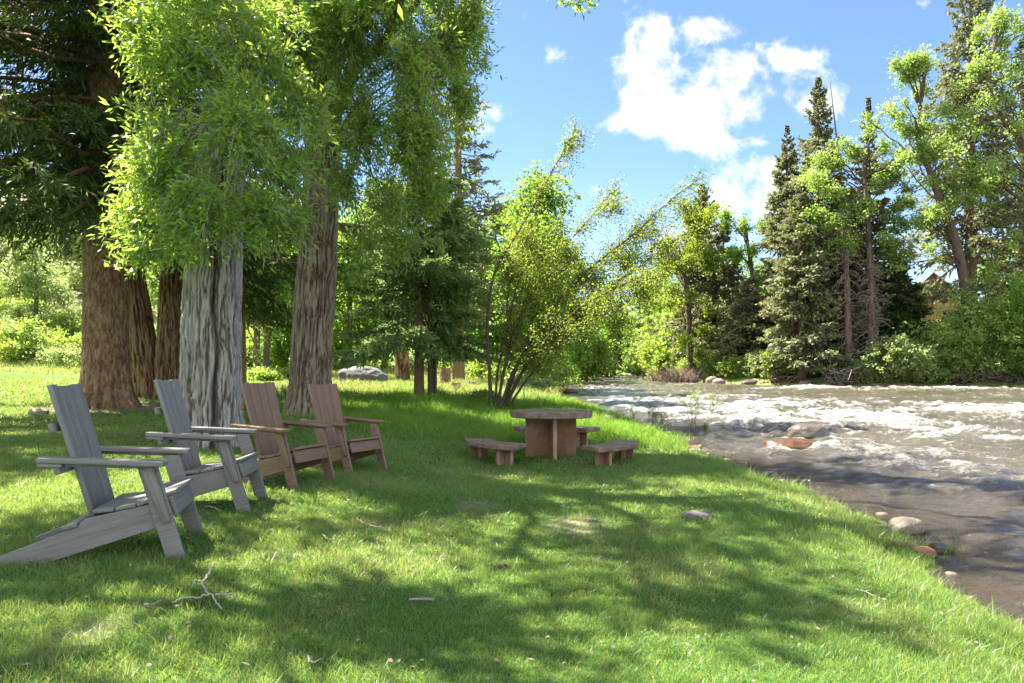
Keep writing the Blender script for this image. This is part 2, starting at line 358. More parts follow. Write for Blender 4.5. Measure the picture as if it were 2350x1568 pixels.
def dirt_mask(x, y):
    n = fbm(x * .5, y * .5, 0, 71, 4)
    m = sstep(1, .4, np.hypot((x + 5.2) / 4.2, (y - 24.6 - .10 * x) / 1.1) + (n - .5) * 1.2)       # worn strip by the young spruce
    m = np.maximum(m, sstep(1, .3, np.hypot((x + 1.2) / 3.0, (y - 23.4) / .8) + (n - .5) * 1.2))
    for cx_, cy_, r in ((-.38, 6.9, .30), (.55, 6.0, .35), (-1.35, 7.6, .5), (-.8, 9.2, .5), (-2.9, 5.0, .4), (-1.9, 3.1, .2)):
        m = np.maximum(m, .6 * sstep(1.2, .2, np.hypot(x - cx_, (y - cy_) * .7) / r + (n - .5) * 1.6))
    m = np.maximum(m, sstep(1.15, .75, np.hypot(x + 10.1, y - 17) / 1.7 + (n - .5) * .7))            # needle litter round the big spruce
    return m
def build_ground():
    xs = np.sinh(np.linspace(-np.arcsinh(230 / 3.), np.arcsinh(230 / 3.), 430)) * 3
    ys = np.sinh(np.linspace(np.arcsinh(-12 / 5.), np.arcsinh(420 / 5.), 420)) * 5
    X, Y = np.meshgrid(xs, ys); Z = ground(X, Y)
    n, m = len(ys), len(xs); i = np.arange(n - 1)[:, None]; j = np.arange(m - 1)[None, :]
    Q = np.stack([i * m + j, i * m + j + 1, (i + 1) * m + j + 1, (i + 1) * m + j], -1).reshape(-1, 4)
    s, isl = river_sd(X, Y); x, y = X.ravel(), Y.ravel()
    dirt = dirt_mask(x, y)
    far = np.where(isl, sstep(22, 30, y + .35 * x * (x < 0)), 1)            # meadow rather than mown lawn
    hill = sstep(0, 12, -x * .5 + y * .6 - 38) * (x < 8)
    g = Geo(); g.add(np.stack([x, y, Z.ravel()], 1), Q)
    mt, t = mat_new('ground_soil_and_turf')
    pos = t.n('ShaderNodeNewGeometry').outputs['Position']
    at_ = lambda k: t.n('ShaderNodeAttribute', attribute_name=k).outputs['Fac']
    n1 = t.noise(pos, 1.1, 5, .6); n2 = t.noise(pos, 28, 4, .65); n3 = t.noise(pos, 6, 4, .6)
    turf = t.ramp(t.math('ADD', t.math('MULTIPLY', n2, .6), t.math('MULTIPLY', n3, .4)), [(.3, (.025,.05,.012)), (.5, (.06,.12,.022)), (.72, (.11,.15,.04))])
    mead = t.ramp(t.math('ADD', t.math('MULTIPLY', n3, .5), t.math('MULTIPLY', n1, .5)), [(.3, (.10,.17,.035)), (.5, (.19,.25,.07)), (.72, (.33,.31,.15))])
    dirtc = t.ramp(n3, [(.3, (.16,.12,.085)), (.7, (.36,.29,.22))])
    hillc = t.ramp(n1, [(.3, (.16,.17,.08)), (.5, (.27,.24,.14)), (.7, (.36,.29,.21))])
    vor = t.n('ShaderNodeTexVoronoi', ins={'Vector': pos, 'Scale': 3.1})
    bedc = t.mix(.62, t.ramp(t.n('ShaderNodeSeparateXYZ', ins={0: vor.outputs['Color']}).outputs[0], [(.1, (.055,.04,.025)), (.45, (.15,.085,.04)), (.75, (.22,.11,.05)), (1, (.16,.15,.12))]), t.ramp(n2, [(.3, (.04,.03,.02)), (.7, (.22,.15,.08))]))
    c = t.mix(at_('meadow'), turf, mead); c = t.mix(at_('hill'), c, hillc); c = t.mix(at_('dirt'), c, dirtc); c = t.mix(at_('bed'), c, bedc)
    bp = t.n('ShaderNodeBump', ins={'Strength': .6, 'Distance': .05, 'Height': n2})
    p = t.n('ShaderNodeBsdfPrincipled', ins={'Base Color': c, 'Roughness': .95, 'Specular IOR Level': .1, 'Normal': bp})
    t.n('ShaderNodeOutputMaterial', ins={0: p})
    me = g.mesh('ground', mt, True, None)
    for k, v in (('dirt', dirt), ('meadow', far), ('hill', hill), ('bed', sstep(.1, -.1, s))):
        a = me.attributes.new(k, 'FLOAT', 'POINT'); a.data.foreach_set('value', np.asarray(v, np.float32).ravel())
    tag(link('ground', me), 'sloping green lawn and meadow ground beside the river', 'ground', kind='structure')
build_ground()

def build_hills():
    """low dry ridge that closes the valley far upstream"""
    xs = np.linspace(-420, 420, 120); ys = np.linspace(230, 520, 40); X, Y = np.meshgrid(xs, ys)
    r = sstep(230, 420, Y); Z = -3 + r * (34 + 30 * (fbm(X * .012, Y * .012, 0, 3, 4) - .4) + .00 * X) + (fbm(X * .06, Y * .06, 0, 9, 4) - .5) * 7 * r
    n, m = X.shape; i = np.arange(n - 1)[:, None]; j = np.arange(m - 1)[None, :]
    Q = np.stack([i * m + j, i * m + j + 1, (i + 1) * m + j + 1, (i + 1) * m + j], -1).reshape(-1, 4)
    mt, t = mat_new('hillside_scrub'); pos = t.n('ShaderNodeNewGeometry').outputs['Position']
    c = t.ramp(t.noise(pos, .12, 9, .7), [(.35, (.05,.08,.03)), (.5, (.14,.14,.07)), (.65, (.26,.20,.14))])
    t.n('ShaderNodeOutputMaterial', ins={0: t.n('ShaderNodeBsdfPrincipled', ins={'Base Color': c, 'Roughness': 1.0, 'Specular IOR Level': 0.0})})
    g = Geo(); g.add(np.stack([X, Y, Z], -1), Q)
    tag(link('hills', g.mesh('hills', mt, True, None)), 'low scrubby hillside closing the valley beyond the far end of the river', 'hills', kind='structure')
build_hills()

# ------------------------------------------------------------------ river surface
RIVER_ROCKS = [(xat(1820, 13.0), 13.0, .55), (xat(1855, 14.4), 14.4, .42)]
def build_water():
    ys = np.concatenate([np.arange(-6, 3, .25), 3 * np.exp(np.linspace(0, math.log(128 / 3.), 520))])
    xs = np.concatenate([np.arange(1.2, 14, .07), np.arange(14, 45, .16), np.arange(45, 121, 2.5)])
    X, Y = np.meshgrid(xs, ys); s, _ = river_sd(X, Y); s = s.reshape(X.shape)
    deep = sstep(0.1, 3.2, -s)
    # current runs along +/-Y, bending; crests lie across it
    wx = X + 1.6 * (fbm(X * .18, Y * .18, 0, 3, 3) - .5) * 2; wy = Y + 2.2 * (fbm(X * .15, Y * .15, 5, 4, 3) - .5) * 2
    rid = lambda n: 1 - np.abs(2 * n - 1)
    a = rid(fbm(wx * .22, wy * .38, 1, 21, 2)); b = rid(fbm(wx * .75, wy * 1.15, 2, 22, 3)); c = fbm(wx * 2.4, wy * 3.4, 3, 23, 3); e = rid(fbm(wx * 1.7, wy * 2.4, 7, 27, 2))
    big = fbm(wx * .10, wy * .13, 6, 33, 3)
    amp = .42 + .58 * deep
    rough = np.clip(.55 + 1.6 * (big - .45), .25, 1.25)
    rough = np.maximum(rough, .5)
    z = amp * rough * (.32 * (a - .6) + .26 * (b - .6) + .13 * (e - .6)) + (.05 + .11 * deep) * (c - .5) + (.02 + .05 * deep) * (fbm(wx * 5.5, wy * 7.5, 9, 29, 2) - .5)
    foam = sstep(.70, .98, a * .5 + b * .5) * .62 + .40 * sstep(.70, .98, b) + .22 * sstep(.7, .95, e) + .30 * sstep(.48, .75, big)
    foam *= (.48 + .52 * sstep(.1, .8, deep)) * sstep(0, .08, deep) * np.clip(rough, .3, 1.1)
    foam *= .58 + .22 * sstep(9, 30, Y)
    for rx, ry, rr in RIVER_ROCKS:                                    # white water wrapping each rock and trailing off to the right
        d = np.hypot((X - rx) / 1.25, (Y - ry) / .8)
        foam = np.maximum(foam, .85 * np.exp(-((d - rr * .8) / .32) ** 2) * (.4 + c))
        tail = np.exp(-((Y - ry - .1 + .12 * (X - rx)) / .45) ** 2) * sstep(rx - 1.6, rx + .2, X) * sstep(rx + 5, rx + .8, X)
        foam = np.maximum(foam, .8 * tail * (.35 + 1.1 * b * c)); z = z + .07 * tail * (b - .4)
    Z = zwater(X, Y) + z * sstep(-.2, 1.2, -s)
    keep = (s < .9)
    n, m = X.shape; i = np.arange(n - 1)[:, None]; j = np.arange(m - 1)[None, :]
    Q = np.stack([i * m + j, i * m + j + 1, (i + 1) * m + j + 1, (i + 1) * m + j], -1).reshape(-1, 4)
    Q = Q[keep.ravel()[Q].any(1)]
    used = np.unique(Q); remap = np.full(n * m, -1); remap[used] = np.arange(len(used)); Q = remap[Q]
    V = np.stack([X, Y, Z], -1).reshape(-1, 3)[used]
    g = Geo(); g.add(V, Q)
    mt, t = mat_new('river_water')
    pos = t.n('ShaderNodeNewGeometry').outputs['Position']
    at_ = lambda k: t.n('ShaderNodeAttribute', attribute_name=k).outputs['Fac']
    mp = t.n('ShaderNodeMapping', ins={'Vector': pos, 'Scale': (.75, 1.25, 1.0)}).outputs[0]
    n1 = t.noise(mp, 2.6, 8, .68, .8); n2 = t.noise(mp, 9, 6, .7, .5); n3 = t.noise(mp, 26, 5, .7, .3)
    f = t.math('ADD', at_('foam'), t.math('ADD', t.math('MULTIPLY', t.math('SUBTRACT', n1, .50), 1.5), t.math('MULTIPLY', t.math('SUBTRACT', n2, .50), 2.0)))
    f = t.math('MULTIPLY', t.mapr(f, .28, 1.10, 0, 1, True), t.mapr(n3, .30, .62, .15, 1))
    f = t.math('MULTIPLY', f, t.mapr(at_('foam'), .0, .15))
    f = t.math('MULTIPLY', f, .9)
    wn = t.noise(mp, .35, 4, .6)
    wc = t.mix(at_('deep'), t.ramp(wn, [(.3, (.075,.064,.048)), (.5, (.10,.085,.064)), (.7, (.13,.104,.078))]), t.ramp(wn, [(.3, (.050,.045,.028)), (.5, (.072,.064,.040)), (.7, (.10,.082,.052))]))
    c = t.mix(f, wc, rgb(.44, .44, .435))
    hgt = t.math('ADD', t.math('MULTIPLY', n1, .5), t.math('ADD', t.math('MULTIPLY', n2, .35), t.math('MULTIPLY', n3, .16)))
    bp = t.n('ShaderNodeBump', ins={'Strength': 1.0, 'Distance': .17, 'Height': hgt})
    p = t.n('ShaderNodeBsdfPrincipled', ins={'Base Color': c, 'Roughness': t.mapr(f, 0, .5, .07, .75), 'IOR': 1.33, 'Specular IOR Level': 1.0, 'Normal': bp})
    # clear shallows: part of the light goes straight to the stony bed
    tr = t.n('ShaderNodeBsdfTransparent', ins={'Color': rgb(.78, .70, .55)})
    gl = t.n('ShaderNodeBsdfGlossy', ins={'Color': rgb(1, 1, 1), 'Roughness': .08, 'Normal': bp})
    fr = t.n('ShaderNodeFresnel', ins={'IOR': 1.42, 'Normal': bp}).outputs[0]
    clear = t.n('ShaderNodeMixShader', ins={0: fr, 1: tr, 2: gl})
    k = t.math('MULTIPLY', at_('shallow'), t.math('SUBTRACT', 1.0, f))
    t.n('ShaderNodeOutputMaterial', ins={0: t.n('ShaderNodeMixShader', ins={0: k, 1: p, 2: clear})})
    me = g.mesh('water', mt, True, None)
    for kk, v in (('foam', foam), ('deep', sstep(.5, 6.5, -s)), ('shallow', .60 * sstep(3.6, .3, -s))):
        aa = me.attributes.new(kk, 'FLOAT', 'POINT'); aa.data.foreach_set('value', v.ravel()[used].astype(np.float32))
    tag(link('water', me), 'fast brown river with white rapids', 'river', kind='structure')
build_water()

# ------------------------------------------------------------------ tree builders
def bark_trunk(path, radii, seed, nth=64, nz=120, amp=.05, fth=5.0, fz=1.1, flare=0.0, flare_h=.5, lobes=5, gash=None, k=None, mode='furrow'):
    """trunk skin with real furrows; returns Geo"""
    C = spline(path, nz); R = np.interp(np.linspace(0, 1, nz), np.linspace(0, 1, len(radii)), radii)
    T = np.gradient(C, axis=0); T = nrm(T); A = nrm(np.cross(T, [0, 1, 0.])); B = np.cross(T, A)
    th = np.linspace(0, 2 * pi, nth, endpoint=False)
    TH, ZZ = np.meshgrid(th, C[:, 2]); zz = ZZ + seed * 7.3
    r0 = R[:, None] * np.ones_like(TH)
    hh = np.clip((C[:, 2] - C[0, 2]) / flare_h, 0, 1)[:, None]
    fl = flare * np.exp(-hh * 3.2) * (1 - hh ** 2)
    r0 = r0 * (1 + fl * (.55 + .75 * np.cos(lobes * TH + seed + 1.5 * np.sin(TH * 2 + seed)) ** 2))
    r0 = r0 * (1 + .10 * (fbm(np.cos(TH) * 1.1 + 9, np.sin(TH) * 1.1, zz * .5, seed, 2) - .5) * 2)
    if mode == 'furrow':
        w = .35 * (fbm(np.cos(TH) * 2, np.sin(TH) * 2, zz * 1.3, seed + 3, 2) - .5)
        n = fbm(np.cos(TH + w) * fth, np.sin(TH + w) * fth, zz * fz, seed + 5, 3, .55)
        rg = np.clip(np.abs(2 * n - 1) * 4.6, 0, 1) ** .8
        n2 = fbm(np.cos(TH) * fth * 3, np.sin(TH) * fth * 3, zz * fz * 6, seed + 8, 2)
        rg = rg * (.62 + .95 * (n2 - .22))
    else:
        rg = fbm(np.cos(TH) * fth, np.sin(TH) * fth, zz * fz, seed + 5, 3, .6)
        rg = np.clip((rg - .3) * 2.2, 0, 1)
    disp = amp * (rg - .6)
    tint = np.clip(rg, 0, 1) * .8 + .1
    if gash:
        g0, gw = gash
        d = np.angle(np.exp(1j * (TH - g0 - .10 * np.sin(zz * 1.7) - .05 * np.sin(zz * 5)))) / gw
        gm = np.exp(-d ** 2 * 2); disp -= .075 * gm; tint = tint * (1 - .8 * gm)
    rr = r0 + disp
    V = C[:, None, :] + rr[..., None] * (np.cos(TH)[..., None] * A[:, None, :] + np.sin(TH)[..., None] * B[:, None, :])
    i = np.arange(nz - 1)[:, None]; j = np.arange(nth)[None, :]; j2 = (j + 1) % nth
    Q = np.stack([i * nth + j, i * nth + j2, (i + 1) * nth + j2, (i + 1) * nth + j], -1).reshape(-1, 4)
    g = Geo(); g.add(V.reshape(-1, 3), Q, pt=tint.ravel())
    return g
def simple_trunk(path, radii, k=9, n=16):
    C = spline(path, n); R = np.interp(np.linspace(0, 1, n), np.linspace(0, 1, len(radii)), radii)
    v, q = tubes(C, R, k); g = Geo(); g.add(v, q, pt=.5 + .0 * v[:, 0]); return g

def crown_sprays(rng, lobes, n, shell=2.4, gap=.38, gscale=1.3, droop=0.0):
    """points and outward directions spread through ellipsoid lobes, thinned by noise so that gaps stay open"""
    lob = np.array([l[:6] for l in lobes], float); w = np.array([l[6] if len(l) > 6 else 1 for l in lobes]) * (lob[:, 3] * lob[:, 4] * lob[:, 5]) ** .72
    k = rng.choice(len(lob), n * 2, p=w / w.sum())
    d = rdir(rng, n * 2); r = rng.random(n * 2) ** (1 / shell)
    P = lob[k, :3] + d * lob[k, 3:] * r[:, None] * (1 + .24 * rng.normal(size=(n * 2, 1)))
    nz = fbm(P[:, 0] * gscale, P[:, 1] * gscale, P[:, 2] * gscale, int(rng.integers(999)), 2)
    ok = nz > gap; P, d, k = P[ok][:n], d[ok][:n], k[ok][:n]
    d = nrm(d * [1, 1, .7] + rdir(rng, len(P)) * .5 + np.array([0, 0, -droop]))
    return P, d, k
LAST_TWIGS = [None]
def spray_leaves(rng, P, D, ln, nl, L, Wd, sag=.25, spread=.8, jit=.35):
    """each spray: a short shoot ending at P with nl leaves along it"""
    m = len(P); s = (np.arange(nl) + .5) / nl
    s = np.clip(s[None, :] + rng.normal(size=(m, nl)) * .08, 0, 1)
    ll = ln * (.6 + .8 * rng.random((m, 1)))
    pos = P[:, None, :] + D[:, None, :] * ((s - 1) * ll)[..., None]; pos[..., 2] -= sag * ll * (s ** 2)
    u = np.linspace(.05, .95, 5)[None, :]; tw = P[:, None, :] + D[:, None, :] * ((u - 1) * ll)[..., None]; tw[..., 2] -= sag * ll * (np.maximum(u, 0) ** 2); LAST_TWIGS[0] = tw
    side = rdir(rng, m * nl).reshape(m, nl, 3)
    dirs = nrm(D[:, None, :] * .75 + side * spread + np.array([0, 0, -.25 * sag]))
    pos = pos + side * jit * L
    N = nrm(rng.normal(size=(m, nl, 3)) * .8 + np.array([0, 0, .8]))
    sc = (.65 + .7 * rng.random(m * nl))
    base = np.repeat(rng.random(m), nl)
    return leaves(pos.reshape(-1, 3), dirs.reshape(-1, 3), N.reshape(-1, 3), L * sc, Wd * sc), np.clip(.55 * base + .45 * rng.random(m * nl), 0, 1)
def twig_tubes(rng, P, D, ln, r=.004, k=3):
    n = 4; s = np.linspace(-1.3, 0, n)
    pp = P[:, None, :] + D[:, None, :] * (s * ln)[None, :, None]; pp[..., 2] -= .25 * ln * ((s + 1) ** 2)[None, :] * 0
    return tubes(pp, np.tile(np.linspace(r * 1.6, r * .5, n), (len(P), 1)), k)
def limb_paths(rng, tops, anchors, n=7, bend=.15):
    """curved limbs from anchors (m,3) to tops (m,3)"""
    s = np.linspace(0, 1, n)[None, :, None]; A = anchors[:, None, :]; T = tops[:, None, :]
    ln = np.linalg.norm(tops - anchors, axis=1)[:, None, None]
    off = rdir(rng, len(tops))[:, None, :] * ln * bend * np.sin(s * pi) + np.array([0, 0, 1.]) * ln * .12 * np.sin(s * pi)
    P = A + (T - A) * s + off; P[:, 1:-1] += rng.normal(size=(len(tops), n - 2, 3)) * ln * .02
    return P
def broadleaf(name, label, cat, base, trunk_pts, trunk_r, lobes, n_spray, leafmat, barkmat, seed, L=.12, Wd=.07, ln=.5, nl=10,
              group=None, gap=.38, gscale=1.0, limbs=True, limb_r=.06, sub=60, sag=.25, shell=2.4, trunk_geo=None, droop=0, spread=.8, twigs=0):
    """tree from world-space trunk points and lobes; origin at base"""
    rng = np.random.default_rng(seed); b = np.asarray(base, float)
    t = thing(name, label, cat, tuple(b), 0, group)
    tp = np.asarray(trunk_pts, float)
    g = trunk_geo if trunk_geo is not None else simple_trunk(tp, trunk_r)
    C = spline(tp, 40); Rr = np.interp(np.linspace(0, 1, 40), np.linspace(0, 1, len(trunk_r)), trunk_r)
    P, D, k = crown_sprays(rng, lobes, n_spray, shell, gap, gscale, droop)
    if limbs:
        lc = np.array([l[:3] for l in lobes], float)
        h = np.clip(lc[:, 2] - np.linalg.norm(lc[:, :2] - b[:2], axis=1) * .55, C[0, 2] + .35 * (C[-1, 2] - C[0, 2]), C[-1, 2])
        ia = np.argmin(np.abs(C[None, :, 2] - h[:, None]), 1); A = C[ia]
        LP = limb_paths(rng, lc, A, 8)
        r0 = np.minimum(limb_r, Rr[ia] * .6)
        v, q = tubes(LP, r0[:, None] * np.linspace(1, .3, 8)[None, :], 6); g.add(v, q, pt=.45 + 0 * v[:, 0])
        if sub:
            pick = rng.choice(len(P), min(sub, len(P)), replace=False)
            an = LP[k[pick], rng.integers(3, 8, len(pick))]
            SP = limb_paths(rng, P[pick], an, 6, .12)
            v, q = tubes(SP, limb_r * .22 * np.linspace(1, .25, 6)[None, :] * np.ones((len(pick), 1)), 4); g.add(v, q, pt=.5 + 0 * v[:, 0])
    (v, q), ti = spray_leaves(rng, P - b, D, ln, nl, L, Wd, sag, spread)
    if twigs:
        tv, tq = tubes(LAST_TWIGS[0] + b, np.tile(np.linspace(twigs * 1.4, twigs * .6, 5), (len(P), 1)), 3); g.add(tv, tq, pt=.75 + 0 * tv[:, 0])
    V = np.concatenate(g.v); g.v = [V - b]; g.f = [np.concatenate([f for f in g.f])] if len({f.shape[1] for f in g.f}) == 1 else g.f
    g.pt = [np.concatenate(g.pt)]; g.ft = [np.concatenate(g.ft)]; g.gv = [np.concatenate(g.gv)]
    link('trunk', g.mesh('trunk', barkmat, True, 'point'), t)
    c = Geo(); c.add(v, q, ft=ti)
    link('crown', c.mesh('crown', leafmat, False, 'face'), t)
    return t

def conifer_geo(rng, Ht, cb, rmax, nbr, kst, spr, spw, droop=.25, up=.25, prof=.85, asym=0.0, sprays=2, trunk_r=.25, bare=.12, bend=(0, 0), top_sharp=1.0, hang=.35, secondary=True, cone=1.0, lf=.55):
    """needles and branches of a spruce standing at the origin"""
    tt = np.sort(rng.random(nbr)) ** .92
    z = cb + (Ht - cb) * tt
    Lb = (rmax * cone * (1 - tt) ** prof * (.50 + .75 * rng.random(nbr)) + .07 * top_sharp)
    Lb *= np.where(tt < .08, .75 + .3 * rng.random(nbr), 1)
    az = np.arange(nbr) * 2.39996 + rng.normal(size=nbr) * .5
    Lb *= 1 + asym * np.cos(az)
    ns = 7; s = np.linspace(0, 1, ns)[None, :]
    dr = droop * (1.25 - 1.5 * tt)[:, None] + rng.normal(size=(nbr, 1)) * .06
    out = Lb[:, None] * s
    bx, by = bend
    cx_ = bx * (z / Ht) ** 2; cy_ = by * (z / Ht) ** 2
    P = np.stack([cx_[:, None] + np.cos(az)[:, None] * out, cy_[:, None] + np.sin(az)[:, None] * out,
                  z[:, None] + Lb[:, None] * (-dr * s * 1.2 + up * s ** 2.2 + (tt[:, None] > .8) * .5 * s)], -1)
    P[:, 1:] += rng.normal(size=(nbr, ns - 1, 3)) * (Lb[:, None, None] * .018)
    rb = (.010 + .011 * Lb)[:, None] * np.linspace(1, .2, ns)[None, :]
    wood = tubes(P, rb, 4)
    # stations along every branch
    st = rng.random((nbr, kst)) ** .8 * (1 - bare) + bare
    fi = st * (ns - 1); i0 = np.minimum(fi.astype(int), ns - 2); fr = (fi - i0)[..., None]
    bi = np.arange(nbr)[:, None]
    S0 = P[bi, i0] * (1 - fr) + P[bi, i0 + 1] * fr; T = nrm(P[bi, i0 + 1] - P[bi, i0])
    sgn = np.where(rng.random((nbr, kst)) < .5, -1, 1)[..., None]
    lat = nrm(np.cross(T, [0, 0, 1.])) * sgn
    tw = spr * (.45 + .9 * rng.random((nbr, kst))) * (1.15 - .65 * st) * np.clip(Lb[:, None] / rmax * 2.2, .16, 1.15)
    Dt = nrm(T * .75 + lat * (.9 * rng.random((nbr, kst, 1)) + .15) + np.array([0, 0, -hang]) * rng.random((nbr, kst, 1)) + rng.normal(size=(nbr, kst, 3)) * .12)
    S0 = S0.reshape(-1, 3); Dt = Dt.reshape(-1, 3); tw = tw.ravel()
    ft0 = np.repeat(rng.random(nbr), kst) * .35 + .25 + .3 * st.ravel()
    # each side twig carries sub-sprays
    m = len(S0); pos = []; dd = []; LL = []; ti = []
    for a in range(sprays):
        u = (a + rng.random(m)) / sprays
        p = S0 + Dt * (tw * u)[:, None]; p[:, 2] -= hang * .25 * tw * u ** 2
        q = nrm(Dt * .8 + rng.normal(size=(m, 3)) * .42 + np.array([0, 0, -.15 * hang]))
        pos.append(p); dd.append(q); LL.append(tw * lf * (1.1 - .4 * u)); ti.append(ft0 + .25 * rng.normal(size=m) * .6)
    pos = np.concatenate(pos); dd = np.concatenate(dd); LL = np.concatenate(LL); ti = np.clip(np.concatenate(ti), 0, 1)
    N = nrm(rng.normal(size=pos.shape) * .7 + np.array([0, 0, 1.]))
    lv = leaves(pos, dd, N, LL, spw * (.7 + .6 * rng.random(len(pos))), .15, .4)
    return wood, lv, ti, P
def conifer(name, label, base, Ht, cb, rmax, seed, needle, bark, nbr=150, kst=16, spr=.55, spw=.10, trunk_r=.25, group=None, lean=(0, 0), cat='tree', trunk_geo=None, rz=0, **kw):
    rng = np.random.default_rng(seed)
    t = thing(name, label, cat, tuple(base), rz, group)
    wood, (v, q), ti, P = conifer_geo(rng, Ht, cb, rmax, nbr, kst, spr, spw, bend=lean, trunk_r=trunk_r, **kw)
    zz = np.linspace(0, 1, 14); path = np.stack([lean[0] * zz ** 2, lean[1] * zz ** 2, Ht * zz - .3 * (zz == 0)], 1)
    g = trunk_geo if trunk_geo is not None else simple_trunk(path, [trunk_r * 1.25, trunk_r, trunk_r * .75, trunk_r * .45, .02], 9, 18)
    g.add(wood[0], wood[1], pt=.5 + 0 * wood[0][:, 0]); link('trunk', g.mesh('trunk', bark, True, 'point'), t)
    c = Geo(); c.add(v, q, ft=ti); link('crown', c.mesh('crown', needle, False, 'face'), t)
    return t

def shrub(name, label, x, y, w, h, seed, mat, n=900, L=.10, Wd=.06, nl=7, ln=.4, group=None, depth=None, stems=8, cat='shrub', lob=7, zoff=0.0, gap=.36, stemmat=None):
    """many-stemmed bush; > stems, foliage"""
    rng = np.random.default_rng(seed); z0 = gz(x, y) + zoff; depth = depth or w
    t = thing(name, label, cat, (x, y, z0), 0, group)
    lobes = []
    for i in range(lob):
        a = rng.random() * 2 * pi; r = rng.random() ** .6
        cxx, cyy = cos(a) * r * w * .36, sin(a) * r * depth * .36
        zt = h * (.30 + .42 * rng.random()) * (1 - .35 * r)
        lobes.append((cxx, cyy, zt, w * (.16 + .14 * rng.random()), depth * (.16 + .14 * rng.random()), h * (.18 + .14 * rng.random())))
    lobes.append((0, 0, h * .25, w * .42, depth * .42, h * .25))
    P, D, k = crown_sprays(rng, lobes, n, 2.2, gap, 2.2 / max(w, h) * 2.2)
    ok = P[:, 2] > -.1; P, D = P[ok], D[ok]; D[:, 2] = np.abs(D[:, 2]) * .8 + .1; D = nrm(D)
    (v, q), ti = spray_leaves(rng, P, D, ln, nl, L, Wd, .15, .85)
    g = Geo(); g.add(v, q, ft=ti)
    tops = P[rng.choice(len(P), stems)]; an = np.stack([rng.normal(size=stems) * w * .06, rng.normal(size=stems) * depth * .06, np.full(stems, -.05)], 1)
    sp = limb_paths(rng, tops, an, 7, .12); r0 = .012 + .008 * h
    vv, qq = tubes(sp, np.tile(np.linspace(r0, r0 * .3, 7), (stems, 1)), 5); s = Geo(); s.add(vv, qq, pt=.5 + 0 * vv[:, 0])
    link('stems', s.mesh('stems', stemmat or M_BARK_DARK, True, 'point'), t)
    link('foliage', g.mesh('foliage', mat, False, 'face'), t)
    return t

def hit(px, py):
    """where the line of sight through a photo pixel meets the ground"""
    d = np.linspace(2, 70, 3000); x = (px - CX) / F * d; z = H + (YH - py) / F * d
    k = np.argmax(ground(x, d) > z)
    return np.array([x[k], d[k], z[k]])
def top_h(py, d, z0): return H + (YH - py) / F * d - z0

# ------------------------------------------------------------------ the big trees on the lawn
def big_spruce():
    x, y = xat(242, 17), 17.0; z = gz(x, y)
    g = bark_trunk([(0, 0, -.25), (0, 0, 3), (.05, 0, 6), (.05, 0, 10)], [.52, .50, .46, .40], 3, 150, 420, .020, 15, 8, .9, 1.5, 5, mode='plates')
    v, q = tubes(np.array([(.05, 0, 9.9), (.03, 0, 14), (0, 0, 18.5)]), np.array([.40, .24, .03]), 12); g.add(v, q, pt=.5 + 0 * v[:, 0])
    # old branch collars standing out of the bark
    rng = np.random.default_rng(8)
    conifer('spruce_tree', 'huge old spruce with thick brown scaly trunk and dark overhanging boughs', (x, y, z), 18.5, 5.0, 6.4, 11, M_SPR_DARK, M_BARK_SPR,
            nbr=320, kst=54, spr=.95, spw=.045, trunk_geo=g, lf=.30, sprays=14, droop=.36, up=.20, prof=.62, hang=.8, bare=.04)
big_spruce()

